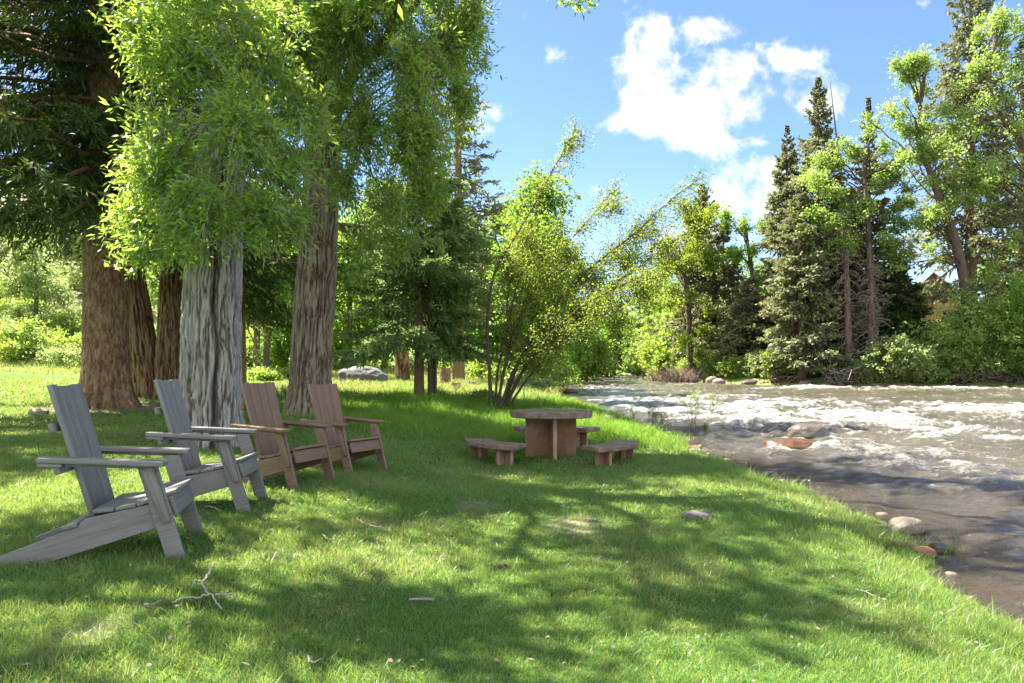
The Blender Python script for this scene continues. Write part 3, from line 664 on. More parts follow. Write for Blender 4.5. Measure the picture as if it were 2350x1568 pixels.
def white_cottonwood():
    d = 10.5; bx, by = xat(487, d), d; z = gz(bx, by); b = np.array([bx, by, z])
    pts = np.array([(bx, by, z - .2), at(487, 850, d), at(491, 640, d), at(512, 330, d), at(535, 0, d + .1), (bx + .6, by + .3, 10.5), (bx + .3, by + .5, 15)])
    low = pts[:5] - b
    g = bark_trunk(low, [.45, .425, .40, .34, .28], 5, 220, 420, .045, 10, 1.25, .34, .9, 5, gash=(2.02, .11))
    v, q = tubes(spline(pts[4:] - b, 14), np.linspace(.27, .05, 14), 12); g.add(v, q, pt=.5 + 0 * v[:, 0])
    g.v = [q_ + b for q_ in g.v]
    P = lambda px, py, dd, rx, ry, rz, w=1: (*at(px, py, dd), rx, ry, rz, w)
    near = [P(335,505,9.3,.62,.7,.42), P(470,480,8.6,.75,.6,.45,.75), P(600,485,8.9,.62,.6,.42), P(395,340,9.0,.7,.8,.75), P(560,320,8.9,.85,.8,.75), P(430,150,9.0,.75,.9,.8,.9),
            P(590,110,9.2,1.0,.9,.9), P(340,80,9.4,.55,.8,.6,.8), P(655,390,9.4,.5,.5,.5), P(560,560,8.9,.36,.4,.20,.7), P(325,570,9.1,.35,.4,.20,.8), P(410,555,8.8,.4,.4,.22,.7), P(680,500,9.4,.35,.4,.2,.8),
            P(250,490,9.2,.30,.3,.12,.7), P(460,10,9.2,1.,.9,.5), P(360,400,8.6,.5,.5,.4), P(700,230,9.6,.5,.6,.7)]
    rng = np.random.default_rng(51)
    t = broadleaf('cottonwood_tree', 'pale grey furrowed cottonwood with a rust brown gash, behind the second grey chair', 'tree',
                  (bx, by, z), pts, [.45, .42, .4, .34, .28, .16, .05], near, 1800, M_COTTON, M_BARK_GREY, 50, L=.105, Wd=.029, ln=.60, nl=17, twigs=.0022, trunk_geo=g,
                  gap=.50, gscale=1.4, limb_r=.022, sub=320, sag=.45, shell=2.8, spread=.65, droop=.2)
    high = [(bx - 2.2, by + .5, 8.6, 1.7, 1.6, 1.2), (bx + 2.0, by - .5, 8.4, 1.6, 1.5, 1.1), (bx + .4, by + 1.6, 9.8, 1.9, 1.7, 1.4), (bx - .8, by - 1.2, 10.8, 1.9, 1.6, 1.3), (bx + 1.8, by + .8, 12.3, 1.9, 1.7, 1.4), (bx - 1.4, by + .6, 13.6, 1.8, 1.7, 1.4), (bx + .2, by + .2, 15.6, 1.7, 1.6, 1.3), (bx + 3.1, by - .2, 10.4, 1.1, 1.2, .8), (bx - 2.0, by - 1.2, 9.3, 1.5, 1.3, .7), (bx - .6, by - 2.4, 9.0, 1.2, 1.2, .6), (bx - 2.9, by + .1, 11.5, 1.5, 1.4, .8), (bx - 3.1, by - 1.8, 9.8, 1.2, 1.2, .6), (bx - 1.9, by - 1.0, 8.1, .9, .9, .5)]
    Pp, D, k = crown_sprays(rng, high, 720, 2.0, .53, 1.0)
    (v, q), ti = spray_leaves(rng, Pp - b, D, .7, 9, .20, .07, .3, .8)
    c = Geo(); c.add(v, q, ft=ti); link('upper_crown', c.mesh('upper_crown', M_COTTON, False, 'face'), t)
    an = np.stack([np.full(13, bx + .3), np.full(13, by + .3), np.array([6.5, 6.8, 8, 8.5, 10, 11.5, 12, 8, 7, 7.4, 9, 7.8, 6.2])], 1)
    lv, lq = tubes(limb_paths(rng, np.array([h[:3] for h in high]), an, 8, .1) - b, np.tile(np.linspace(.11, .03, 8), (13, 1)), 6)
    l = Geo(); l.add(lv, lq, pt=.5 + 0 * lv[:, 0]); link('limbs', l.mesh('limbs', M_BARK_GREY, True, 'point'), t)
white_cottonwood()
def added_shade_trees():
    """unseen cottonwoods added beyond the left edge to shade the near chairs and lawn"""
    x, y = -8.6, 6.6; z = gz(x, y)
    lb = [(x + a, y + b, zz, r, r, r * .75) for a, b, zz, r in ((0, 0, 7, 1.5), (1.1, .6, 8.2, 1.4), (-1, -1.2, 8, 1.4), (.3, 1.4, 9.3, 1.4), (.5, -1., 9.8, 1.4), (-.8, .4, 11, 1.4), (.9, -2, 7.6, 1.1), (.6, 2.2, 8.9, 1.1), (3.0, .1, 8.3, 1.0), (2.3, .8, 10., 1.2), (4.0, -.4, 8.7, .8), (3.5, 1.5, 10.6, 1.1), (4.4, .9, 9.6, .8), (2.6, -1.4, 9., .9))]
    broadleaf('cottonwood_tree', 'unseen cottonwood added just outside the left edge to shade the nearest chair', 'tree', (x, y, z), [(x, y, z - .2), (x + .1, y, 4), (x + .2, y, 8), (x, y, 11)], [.4, .33, .2, .05], lb, 1350, M_COTTON, M_BARK_TAN, 65, L=.18, Wd=.065, ln=.7, nl=9, gap=.48, gscale=.7, limb_r=.06, sub=60)
    x, y = -13.6, 13.2; z = gz(x, y)
    lb = [(x + a, y + b, zz, r, r, r * .8) for a, b, zz, r in ((0, 0, 7, 1.9), (1.2, .8, 8.6, 1.7), (-1, -1.6, 8.4, 1.7), (.6, 1.8, 10, 1.8), (.4, -1.6, 10.6, 1.7), (-.8, .6, 12.2, 1.7), (1.2, -2.6, 8, 1.3), (0, 0, 13.8, 1.4))]
    broadleaf('cottonwood_tree', 'unseen cottonwood added outside the left edge to shade the lawn behind the nearest chair', 'tree', (x, y, z), [(x, y, z - .2), (x + .1, y, 5), (x + .2, y, 10), (x, y, 14)], [.45, .36, .22, .05], lb, 1500, M_COTTON, M_BARK_TAN, 66, L=.18, Wd=.065, ln=.7, nl=9, gap=.44, gscale=.7, limb_r=.06, sub=60)
added_shade_trees()

def right_cottonwood():
    d = 15.2; bx, by = xat(708, d), d; z = gz(bx, by); b = np.array([bx, by, z])
    pts = np.array([(bx, by, z - .2), at(714, 820, d), at(727, 600, d), at(738, 380, d), at(748, 120, d), (bx + .8, by, 12), (bx + .9, by - .3, 17)])
    g = bark_trunk(pts[:5] - b, [.45, .415, .40, .36, .30], 9, 170, 360, .038, 10, 1.2, .55, 1.3, 4)
    v, q = tubes(spline(pts[4:] - b, 14), np.linspace(.29, .05, 14), 12); g.add(v, q, pt=.5 + 0 * v[:, 0])
    g.v = [q_ + b for q_ in g.v]
    P = lambda px, py, dd, rx, ry, rz, w=1: (*at(px, py, dd), rx, ry, rz, w)
    near = [P(800,90,13,1.2,1.2,1.1), P(945,150,13,1.1,1.2,1.1), P(1035,90,13.6,.75,1,.9), P(830,290,13.4,.95,1,.95), P(950,320,13,.9,1,.9), P(880,450,12.8,.75,.8,.6), P(985,450,13.6,.42,.5,.5),
            P(1060,230,13.6,.45,.6,.65), P(690,180,14,.8,.9,1.), P(640,40,13.4,1.1,1,.8), P(850,560,12.8,.55,.6,.32), P(930,560,13,.4,.5,.32,.8), P(720,20,13.2,1.,1,.6), P(1085,30,13.4,.5,.8,.5),
            P(1110,150,13.8,.22,.3,.35,.6), P(900,20,13,1.1,1,.6), P(820,640,13,.3,.4,.2,.5), P(790,420,13.6,.5,.6,.5), P(1010,560,13.8,.22,.3,.25,.4), P(1000,-20,13.4,.9,.9,.5)]
    rng = np.random.default_rng(61)
    t = broadleaf('cottonwood_tree', 'tall brown furrowed cottonwood with drooping green crown, behind the last brown chair', 'tree',
                  (bx, by, z), pts, [.45, .42, .4, .34, .28, .16, .05], near, 3500, M_COTTON, M_BARK_TAN, 60, L=.105, Wd=.032, ln=.65, nl=16, twigs=.003, trunk_geo=g,
                  gap=.46, gscale=1.2, limb_r=.028, sub=260, sag=.45, shell=2.8, spread=.7, droop=.35)
    high = [(bx - 1.8, by + .5, 10., 1.9, 1.8, 1.3), (bx + 2.6, by - 1., 9.8, 2., 1.8, 1.3), (bx + .4, by + 1.8, 11, 2, 1.8, 1.5), (bx - .4, by - 2., 11.8, 2, 1.7, 1.4), (bx + 2.2, by + .8, 13, 2, 1.8, 1.5), (bx - 1.2, by + .6, 14.6, 1.9, 1.8, 1.5), (bx + .8, by - .4, 17, 1.9, 1.8, 1.5), (bx + 4.2, by - 2.4, 9.4, 1.3, 1.3, .9), (bx + 4.8, by - 5.5, 8.6, .9, .9, .5)]
    Pp, D, k = crown_sprays(rng, high, 480, 2.0, .51, .6)
    ok = np.hypot(Pp[:, 0], Pp[:, 1] - 11) > 0
    Pp = np.vstack([Pp[ok], at(1335, -12, 9.2) + rng.normal(size=(26, 3)) * [.22, .15, .05]]); D = np.vstack([D[ok], nrm(rng.normal(size=(26, 3)) * [1, 1, .3] + [0, 0, -.4])])
    (v, q), ti = spray_leaves(rng, Pp[:-26] - b, D[:-26], .7, 9, .20, .07, .3, .8)
    (v2, q2), ti2 = spray_leaves(rng, Pp[-26:] - b, D[-26:], .3, 9, .09, .035, .3, .8)
    c = Geo(); c.add(v, q, ft=ti); c.add(v2, q2, ft=ti2); link('upper_crown', c.mesh('upper_crown', M_COTTON, False, 'face'), t)
    n = len(high)
    an = np.stack([np.full(n, bx + .5), np.full(n, by), np.array([7.5, 7.8, 9, 9.5, 11, 12, 14, 7, 7.4])], 1)
    lv, lq = tubes(limb_paths(rng, np.array([h[:3] for h in high]), an, 8, .1) - b, np.tile(np.linspace(.12, .03, 8), (n, 1)), 6)
    l = Geo(); l.add(lv, lq, pt=.5 + 0 * lv[:, 0]); link('limbs', l.mesh('limbs', M_BARK_TAN, True, 'point'), t)
right_cottonwood()

def double_cottonwood():
    d = 20.0; x, y = xat(360, d), d; z = gz(x, y); b = np.array([x, y, z])
    t = thing('cottonwood_tree', 'dark twin-trunked cottonwood close behind the huge spruce', 'tree', tuple(b))
    crown = []
    for pts, r, s in (([(340,900),(321,760),(301,620),(281,450),(268,250),(260,0)], [.46,.37,.33,.29,.25,.18], 13), ([(386,895),(389,760),(393,620),(402,480),(414,250),(420,0)], [.42,.31,.28,.27,.23,.18], 17)):
        p = np.array([at(px, py, d) for px, py in pts]) - b; p[0, 2] = -.2
        g = bark_trunk(p, r, s, 130, 260, .05, 8, .9, .2, .8, 4)
        v, q = tubes(np.array([p[-1] - [0, 0, .1], p[-1] + [.2, .3, 3], p[-1] + [0, .4, 5.5]]), np.array([.2, .1, .03]), 9); g.add(v, q, pt=.5 + 0 * v[:, 0])
        link('trunk', g.mesh('trunk', M_BARK_BROWN, True, 'point'), t)
        e = p[-1]
        crown += [(e[0] + a, e[1] + bb, e[2] + c, 1.9, 1.8, 1.3) for a, bb, c in ((0, 0, 2.5), (-1, .8, 3.5), (1.2, -.6, 3.4), (0, 0, 5.5))]
    rng = np.random.default_rng(14)
    Pp, D, k = crown_sprays(rng, crown, 420, 2.2, .46, .6)
    (v, q), ti = spray_leaves(rng, Pp, D, .7, 9, .20, .07, .3, .8)
    c = Geo(); c.add(v, q, ft=ti); link('crown', c.mesh('crown', M_COTTON, False, 'face'), t)
double_cottonwood()

def hidden_spruce():
    d = 22.5; x, y = xat(545, d), d
    conifer('spruce_tree', 'dark spruce whose low boughs hang between the two pale cottonwood trunks', (x, y, gz(x, y)), 11, 3.2, 2.9, 21, M_SPR_DARK, M_BARK_SPR,
            nbr=150, kst=26, spr=.6, spw=.09, trunk_r=.24, sprays=4, droop=.45, up=.12, hang=.7)
hidden_spruce()

def young_spruces():
    d = 21.0; x, y = xat(962, d), d; z = gz(x, y)
    conifer('young_spruce', 'young blue green spruce with a bare orange brown lower trunk by the path', (x, y, z), 8.3, 1.75, 2.8, 31, M_SPR_BLUE, M_BARK_RED,
            nbr=125, kst=92, spr=.56, spw=.055, trunk_r=.135, sprays=6, droop=.34, up=.20, prof=.8, hang=.22)
    for i, (px, dd, r, ht, lab) in enumerate(((988, 20.8, .075, 6.0, 'slender spruce with a thin mottled grey trunk, standing just right of the young spruce'), (997, 21.4, .068, 5.4, 'thin straight brown spruce stem, rightmost of the three trunks by the path'))):
        xx = xat(px, dd)
        conifer('slender_spruce', lab, (xx, dd, gz(xx, dd)), ht, 2.3, 1.15, 33 + i, M_SPR_BLUE, M_BARK_DARK, nbr=60, kst=18, spr=.36, spw=.06, trunk_r=r, sprays=3, lean=(-.15 if i == 0 else .1, 0))
    d = 31.0; x = xat(1052, d); z = gz(x, d)
    conifer('spruce_tree', 'tall grey green spruce rising behind the young spruce', (x, d, z), top_h(60, d, z), 3, 2.9, 35, M_SPR, M_BARK_SPR, nbr=190, kst=26, spr=.55, spw=.085, trunk_r=.25, sprays=4, droop=.3, up=.28)
young_spruces()

def multistem():
    d0 = 19.0; bx, by = xat(1146, d0), d0; z = gz(bx, by); b = np.array([bx, by, z])
    t = thing('alder_tree', 'many-stemmed leaning alder with thin arching stems and yellow green leaves', 'tree', tuple(b))
    stems = [([(1128,945),(1122,820),(1124,700),(1150,600),(1225,480),(1290,360),(1325,295)], .058, 19),
             ([(1140,945),(1160,830),(1195,720),(1250,620),(1330,520),(1410,430)], .048, 19.6),
             ([(1146,945),(1180,850),(1240,740),(1330,640),(1450,545),(1530,470),(1615,405)], .058, 18.6),
             ([(1152,945),(1200,850),(1290,740),(1380,670),(1480,600),(1590,520)], .058, 18.2),
             ([(1158,945),(1205,880),(1260,815),(1330,760),(1400,715)], .036, 18.0),
             ([(1136,945),(1145,850),(1170,740),(1195,640),(1240,560),(1290,510)], .04, 19.8),
             ([(1150,945),(1180,860),(1225,770),(1300,670),(1400,590),(1470,530)], .044, 19.2),
             ([(1142,945),(1150,870),(1165,790),(1160,700),(1175,600),(1190,520)], .034, 20.3),
             ([(1155,945),(1195,860),(1250,770),(1340,690),(1440,640),(1500,630)], .038, 17.6)]
    rng = np.random.default_rng(77); pos = []; dirs = []; tw = Geo()
    for i, (pp, r, d) in enumerate(stems):
        m = len(pp); dep = np.linspace(d0, d, m) + (d - d0) * np.linspace(0, 1, m)
        p = np.array([at(a, c, dd) for (a, c), dd in zip(pp, dep)]) - b; p[0] = [p[0, 0], p[0, 1] * .3, -.1]
        C = spline(p, 26); C[3:] += np.cumsum(rng.normal(size=(23, 3)) * .012, 0)
        v, q = tubes(C, np.linspace(r, .007, 26), 7); g = Geo(); g.add(v, q, pt=.45 + .0 * v[:, 0]); link('stem', g.mesh('stem', M_BARK_DARK, True, 'point'), t)
        n = 125 if r > .04 else 80
        s = (rng.random(n) ** .8 * .80 + .20) * 25; i0 = np.minimum(s.astype(int), 24); S = C[i0] + (C[i0 + 1] - C[i0]) * (s - i0)[:, None]
        T = nrm(C[i0 + 1] - C[i0]); D = nrm(T * .7 + rdir(rng, n) * .75 + np.array([.1, 0, .15])); ln = (.35 + 1.05 * rng.random(n)) * (1.35 - s / 30)
        k = 6; u = np.linspace(0, 1, k)[None, :, None]
        TW = S[:, None, :] + D[:, None, :] * ln[:, None, None] * u - np.array([0, 0, 1.]) * (ln[:, None, None] * .42 * u ** 2)
        v, q = tubes(TW, np.tile(np.linspace(.0075, .003, k), (n, 1)), 3); tw.add(v, q, pt=.4 + 0 * v[:, 0])
        nl = 20; uu = rng.random((n, nl)) ** .8 * (k - 1); j0 = np.minimum(uu.astype(int), k - 2); ff = (uu - j0)[..., None]; ii = np.arange(n)[:, None]
        q_ = TW[ii, j0] * (1 - ff) + TW[ii, j0 + 1] * ff + rng.normal(size=(n, nl, 3)) * .09
        pos.append(q_.reshape(-1, 3)); dirs.append((np.repeat(D, nl, 0) * .5 + rdir(rng, n * nl) * .8 + np.array([0, 0, -.3])))
    link('twigs', tw.mesh('twigs', M_BARK_DARK, True, 'point'), t)
    # suckers low on the clump and a leafy skirt
    lob = [(*(at(px, py, dd) - b), rx, ry, rz) for px, py, dd, rx, ry, rz in ((1170,620,19.4,.55,.7,.75), (1240,640,18.8,.7,.8,.75), (1180,760,19.6,.6,.6,.6), (1330,720,18.4,.7,.8,.5), (1270,760,18.6,.7,.7,.5), (1400,680,17.8,.6,.7,.4), (1300,580,18.9,.7,.8,.6), (1210,540,19.4,.6,.6,.6), (1380,800,18.4,.45,.5,.35), (1420,740,17.8,.5,.5,.35), (1480,660,17.8,.7,.6,.5), (1440,590,18.4,.8,.7,.5), (1360,640,18.8,.8,.8,.6), (1220,820,18.6,.6,.5,.4), (1540,560,17.8,.7,.6,.4), (1570,470,18.4,.6,.5,.35), (1500,520,18.6,.7,.6,.35), (1310,350,19,.35,.4,.5), (1400,470,19.4,.6,.5,.35))]
    P, D, k = crown_sprays(rng, [(*l[:3], l[3] * 1.2, l[4] * 1.2, l[5] * 1.2) for l in lob], 1700, 3.0, .44, 1.3)
    (v, q), ti = spray_leaves(rng, P, D, .6, 12, .060, .042, .5, .9, .9); c = Geo(); c.add(v, q, ft=ti)
    tv, tq = tubes(LAST_TWIGS[0], np.tile(np.linspace(.004, .002, 5), (len(P), 1)), 3); tw2 = Geo(); tw2.add(tv, tq, pt=.4 + 0 * tv[:, 0]); link('twigs', tw2.mesh('twigs', M_BARK_DARK, True, 'point'), t)
    pos = np.concatenate(pos); dirs = np.concatenate(dirs)
    v, q = leaves(pos, dirs, nrm(rng.normal(size=pos.shape) + np.array([0, 0, .5])), .058 * (.6 + .7 * rng.random(len(pos))), .044 * (.7 + .5 * rng.random(len(pos))), .2, .5)
    c.add(v, q, ft=rng.random(len(q)))
    link('crown', c.mesh('crown', M_ALDER, False, 'face'), t)
multistem()

# ------------------------------------------------------------------ right bank, upstream of the bend
def right_bank():
    def con(px, top, d, rmax, seed, label, mat=M_SPR, cb=1.0, **kw):
        x = xat(px, d); z = gz(x, d); kw['nbr'] = int(kw.get('nbr', 170) * 1.35); kw.setdefault('kst', 28); kw.setdefault('sprays', 4)
        kw.setdefault('spr', .85); kw.setdefault('spw', .19); rmax *= 1.2; kw.setdefault('group', 'spruces on the far bank')
        return conifer('spruce_tree', label, (x, d, z), top_h(top, d, z), cb, rmax, seed, mat, M_BARK_RED, trunk_r=kw.pop('trunk_r', .3), **kw)
    con(1878, 178, 56, 3.6, 101, 'tall full pointed spruce on the far bank beside the thin leaning dead pole', nbr=230, droop=.15, up=.35)
    con(1806, 290, 59, 2.8, 102, 'narrower spruce at the left end of the tall far-bank spruce cluster', nbr=190, droop=.3)
    con(1993, 222, 56, 3.7, 103, 'far-bank spruce with a thin bare top and wide dark lower boughs left of the house', cb=2, nbr=190, prof=1.1, droop=.32, top_sharp=.7)
    con(1840, 420, 53.5, 3.0, 104, 'short bushy grey green spruce at the water side of the far-bank cluster', nbr=190, droop=.35, mat=M_SPR)
    con(1930, 420, 57, 3.0, 110, 'dark spruce packed behind the bare reddish trunks on the far bank', M_SPR_DARK, nbr=150)
    con(2228, -90, 54, 5.4, 105, 'largest far-bank spruce with long separate boughs, cut by the top of the photo', cb=3.5, nbr=190, kst=30, spr=1.0, droop=.30, up=.2, prof=.75, hang=.75, trunk_r=.42)
    con(2345, 90, 58, 4.6, 106, 'dark spruce standing at the right edge behind the cottonwood limbs', M_SPR_DARK, cb=2, nbr=170)
    con(2062, 590, 54, 2.3, 111, 'low dark spruce spreading just in front of the house roof', M_SPR_DARK, cb=1, nbr=120)
    con(1612, 425, 67, 3.4, 107, 'broken-topped spruce leading the left group upstream on the far bank', nbr=200, top_sharp=1.6)
    con(1660, 500, 65, 2.8, 108, 'full spruce second in the left group upstream', nbr=170)
    con(1700, 640, 61, 2.3, 109, 'short dense spruce leaning towards the ivy-like poplar', nbr=150, lean=(.9, 0))
    con(1490, 655, 96, 2.5, 112, 'distant thin spruce above the river bend', M_SPR_DARK, nbr=120)
    con(1525, 600, 90, 2.6, 113, 'distant pointed spruce left of the broken-topped spruce', nbr=120)
    con(1425, 690, 118, 3.0, 114, 'far dark spruce at the very end of the river', M_SPR_DARK, nbr=110)
    # leaning dead pole and dead twiggy spruces
    d = 55.0; t = thing('dead_tree', 'thin bare dead pole leaning left in front of the tall far-bank spruce', 'tree', tuple((xat(1962, d), d, gz(xat(1962, d), d))))
    b = np.array(t.location)
    P = np.array([at(a, c, d) for a, c in ((1962, 850), (1950, 560), (1930, 400), (1905, 188))]) - b; P[0, 2] = -.2
    g = simple_trunk(P, [.2, .15, .10, .025]); rng = np.random.default_rng(3)
    C = spline(P, 60); k = rng.integers(12, 58, 40); e = C[k] + rdir(rng, 40) * [1, 1, .4] * (.25 + .5 * rng.random((40, 1)))
    v, q = tubes(limb_paths(rng, e, C[k], 4), np.tile(np.linspace(.03, .008, 4), (40, 1)), 4); g.add(v, q, pt=.5 + 0 * v[:, 0])
    link('trunk', g.mesh('trunk', M_BARK_RED, True, 'point'), t)
    for i, (px, topy, basey, dd, nb, lab) in enumerate(((2003, 560, 862, 51.5, 190, 'dead spruce trunk bristling with bare twisted grey twigs by the water'), (1948, 520, 858, 52, 110, 'dark dead trunk with twiggy stubs left of the bristling dead spruce'))):
        x = xat(px, dd); z = gz(x, dd); hgt = top_h(topy, dd, z); t = thing('dead_tree', lab, 'tree', (x, dd, z))
        g = bark_trunk([(0, 0, -.2), (-.1, 0, hgt * .5), (-.3, 0, hgt)], [.32, .24, .10], 40 + i, 24, 60, .04, 3, .8, .4, 1.0)
        link('trunk', g.mesh('trunk', M_BARK_DARK, True, 'point'), t)
        zz = rng.random(nb) * hgt * .8 + .6; a = rng.random(nb) * 2 * pi; l = (.6 + 1.5 * rng.random(nb)) * (1 - .4 * zz / hgt)
        S = np.stack([0 * zz - .3 * (zz / hgt) ** 1.5, 0 * zz, zz], 1); E_ = S + np.stack([np.cos(a) * l, np.sin(a) * l, -.55 * l + .3 * l * rng.normal(size=nb)], 1)
        LP = limb_paths(rng, E_, S, 7, .22); v, q = tubes(LP, np.tile(np.linspace(.035, .010, 7), (nb, 1)), 4)
        w = Geo(); w.add(v, q, pt=.3 + .5 * rng.random(len(v)))
        kk = rng.integers(0, nb, nb * 3); ee = LP[kk, rng.integers(3, 6, nb * 3)]; e2 = ee + rdir(rng, nb * 3) * [.5, .5, .4] * (.3 + .5 * rng.random((nb * 3, 1)))
        v, q = tubes(limb_paths(rng, e2, ee, 4, .2), np.tile(np.linspace(.018, .007, 4), (nb * 3, 1)), 3); w.add(v, q, pt=.5 + 0 * v[:, 0])
        link('twigs', w.mesh('twigs', M_DEAD, True, 'point'), t)
    # cottonwoods
    def cot(label, pts, r, lobes, d, n, seed, mat=M_COTTON_FAR, L=.17, Wd=.12, **kw):
        W_ = [at(px, py, dd) if False else at(px, py, d) for px, py, dd in [(a, c, d) for a, c in pts]]
        x, y = W_[0][0], W_[0][1]; z = gz(x, y); W_[0][2] = z - .2
        lb = [(*at(px, py, d + dz), rx, rx * .9, rz) for px, py, dz, rx, rz in lobes]
        rj = np.random.default_rng(seed + 900)
        lb = [(*l[:3], l[3] * .85, l[4] * .85, l[5] * .8) for l in lb] + [(l[0] + rj.normal() * 1.3, l[1] + rj.normal() * .9, l[2] + rj.normal() * .9, l[3] * .7, l[4] * .7, l[5] * .65, .8) for l in lb for _ in range(4)]
        return broadleaf('cottonwood_tree', label, 'tree', (x, y, z), W_, r, lb, int(n * 1.5), mat, M_BARK_DARK, seed, L=L, Wd=Wd, ln=1.35, nl=13, limb_r=.06, sub=kw.pop('sub', 160), gscale=.9, sag=.15, shell=3.2, gap=.43, **kw)
    cot('light green cottonwood with a straight dark trunk in the middle of the far-bank spruces', [(2012,862),(2005,700),(1992,520),(1985,410)], [.30,.25,.19,.10],
        [(1890,420,-.5,1.5,1.0),(1960,350,0,1.4,1.0),(2030,390,.5,1.4,1.0),(1990,300,0,1.0,.8),(1870,490,0,1.5,.8),(1940,560,-.5,1.5,.8),(2060,470,0,1.2,.8),(2040,580,.5,1.2,.7),(1890,580,0,.9,.5),(1985,470,-1,1.3,.9)], 52.5, 1300, 201)
    cot('leaning forked cottonwood with a bare curved trunk right of the house', [(2245,740),(2205,600),(2165,480),(2135,395),(2105,310),(2122,180),(2112,120)], [.36,.33,.29,.21,.15,.10,.04],
        [(2112,150,0,1.3,1.1),(2085,170,0,.8,.8),(2085,300,0,1.0,.8),(2050,255,0,.5,.6),(2110,360,0,1.1,.9),(2180,430,0,1.2,.9),(2150,330,.6,.9,.6),(2125,500,0,1.1,.8),(2090,560,-.3,.8,.5),(2230,410,-.5,1.2,.8)], 50.0, 1150, 202)
    cot('cottonwood at the right edge with heavy crooked limbs reaching in over the spruce', [(2440,870),(2405,560),(2355,355),(2300,265),(2265,190),(2285,90),(2300,0)], [.42,.36,.31,.24,.19,.13,.06],
        [(2290,60,0,1.4,1.),(2240,160,0,1.3,.9),(2320,160,.5,1.4,1.),(2210,260,0,1.2,.8),(2280,240,-.5,1.2,.7),(2340,60,0,1.3,1.),(2340,290,.5,1.,.8),(2200,390,0,1.3,.7),(2270,420,-.5,1.4,.8),(2330,400,0,1.2,.8),(2170,340,0,.8,.5),(2330,560,0,1.3,.9)], 48.8, 560, 203)
    cot('narrow leafy poplar with leaves down its leaning trunk, between the two spruce groups', [(1765,860),(1745,740),(1722,600),(1708,500)], [.3,.24,.18,.06],
        [(1705,520,0,.9,1.3),(1725,570,0,1.0,1.1),(1690,580,0,.7,.8),(1740,640,0,.6,.6),(1735,720,0,.9,1.3),(1745,800,0,1.1,1.2),(1720,780,-.4,.8,.9)], 61.0, 800, 204, M_ASPEN)
    cot('yellow green cottonwood draped over the broken-topped spruce', [(1585,850),(1580,720),(1570,600),(1590,480)], [.3,.24,.16,.05],
        [(1590,510,-1,1.5,1.2),(1560,600,-1,1.6,1.5),(1620,580,-1.5,1.3,1.3),(1540,690,-1,1.4,1.3),(1600,690,-1.5,1.2,1.2),(1640,480,-1,.9,.9),(1570,780,-1,1.4,1.0)], 63.0, 1000, 205, M_ALDER)
    # snag
    d = 72.0; x = xat(1792, d); z = gz(x, d); t = thing('dead_tree', 'short broken grey snag poking out of the trees between the spruce groups', 'tree', (x, d, z))
    link('trunk', simple_trunk([(0, 0, -.2), (-.1, 0, 5), (-.25, 0, top_h(585, d, z))], [.4, .34, .06], 8, 14).mesh('trunk', M_DEAD, True, 'point'), t)
    # leafy trees filling in behind
    rng = np.random.default_rng(5)
    fill = [(1775,590,74,3.2,'rounded bright green tree filling the gap behind the broken snag'), (1745,660,78,3,'leafy tree behind the narrow poplar'), (1555,600,84,3.4,'leafy cottonwood behind the yellow green tree upstream'),
            (1512,600,92,4.2,'pale green tree above the bend of the river'), (2030,720,66,3.,'bushy tree in front of the house wall'), (1930,700,64,4.,'leafy tree deep behind the dead trunks'), (1690,660,74,3,'leafy tree behind the short dense spruce'),
            (2215,735,62,3.0,'shaded leafy tree beside the house gable'), (2330,560,66,4.5,'leafy tree in the shade at the right edge'), (1468,610,112,5.5,'distant rounded tree beside the pavilion'), (1435,690,135,6,'farthest pale tree straight up the river'), (1850,690,66,4,'leafy tree behind the bushy grey green spruce'), (1750,610,80,4.5,'broad leafy tree between the two spruce groups'), (1550,680,72,3.4,'leafy tree low behind the round bright bush'), (1960,640,70,4.5,'tall leafy tree behind the bare dead trunks')]
    for i, (px, top, d, w, lab) in enumerate(fill):
        x = xat(px, d); z = gz(x, d); h = top_h(top, d, z)
        lb = [(x + rng.normal() * w * .35, d + rng.normal() * w * .3, z + h * f, w * (.5 + .2 * rng.random()) * (1.1 - .5 * abs(f - .45)), w * .5, h * .16) for f in (.12, .25, .38, .5, .62, .74, .85, .5, .3)]
        broadleaf('broadleaf_tree', lab, 'tree', (x, d, z), [(x, d, z - .2), (x + .2, d, z + h * .5), (x, d, z + h * .92)], [.22, .15, .04], lb, 850, M_BUSH if i % 2 else M_ASPEN, M_BARK_DARK, 300 + i, L=.30, Wd=.22, ln=.9, nl=9, sub=24, gscale=.6, group='leafy trees filling in along the far bank')
    # bushes along the water
    G = 'bushes along the far bank'
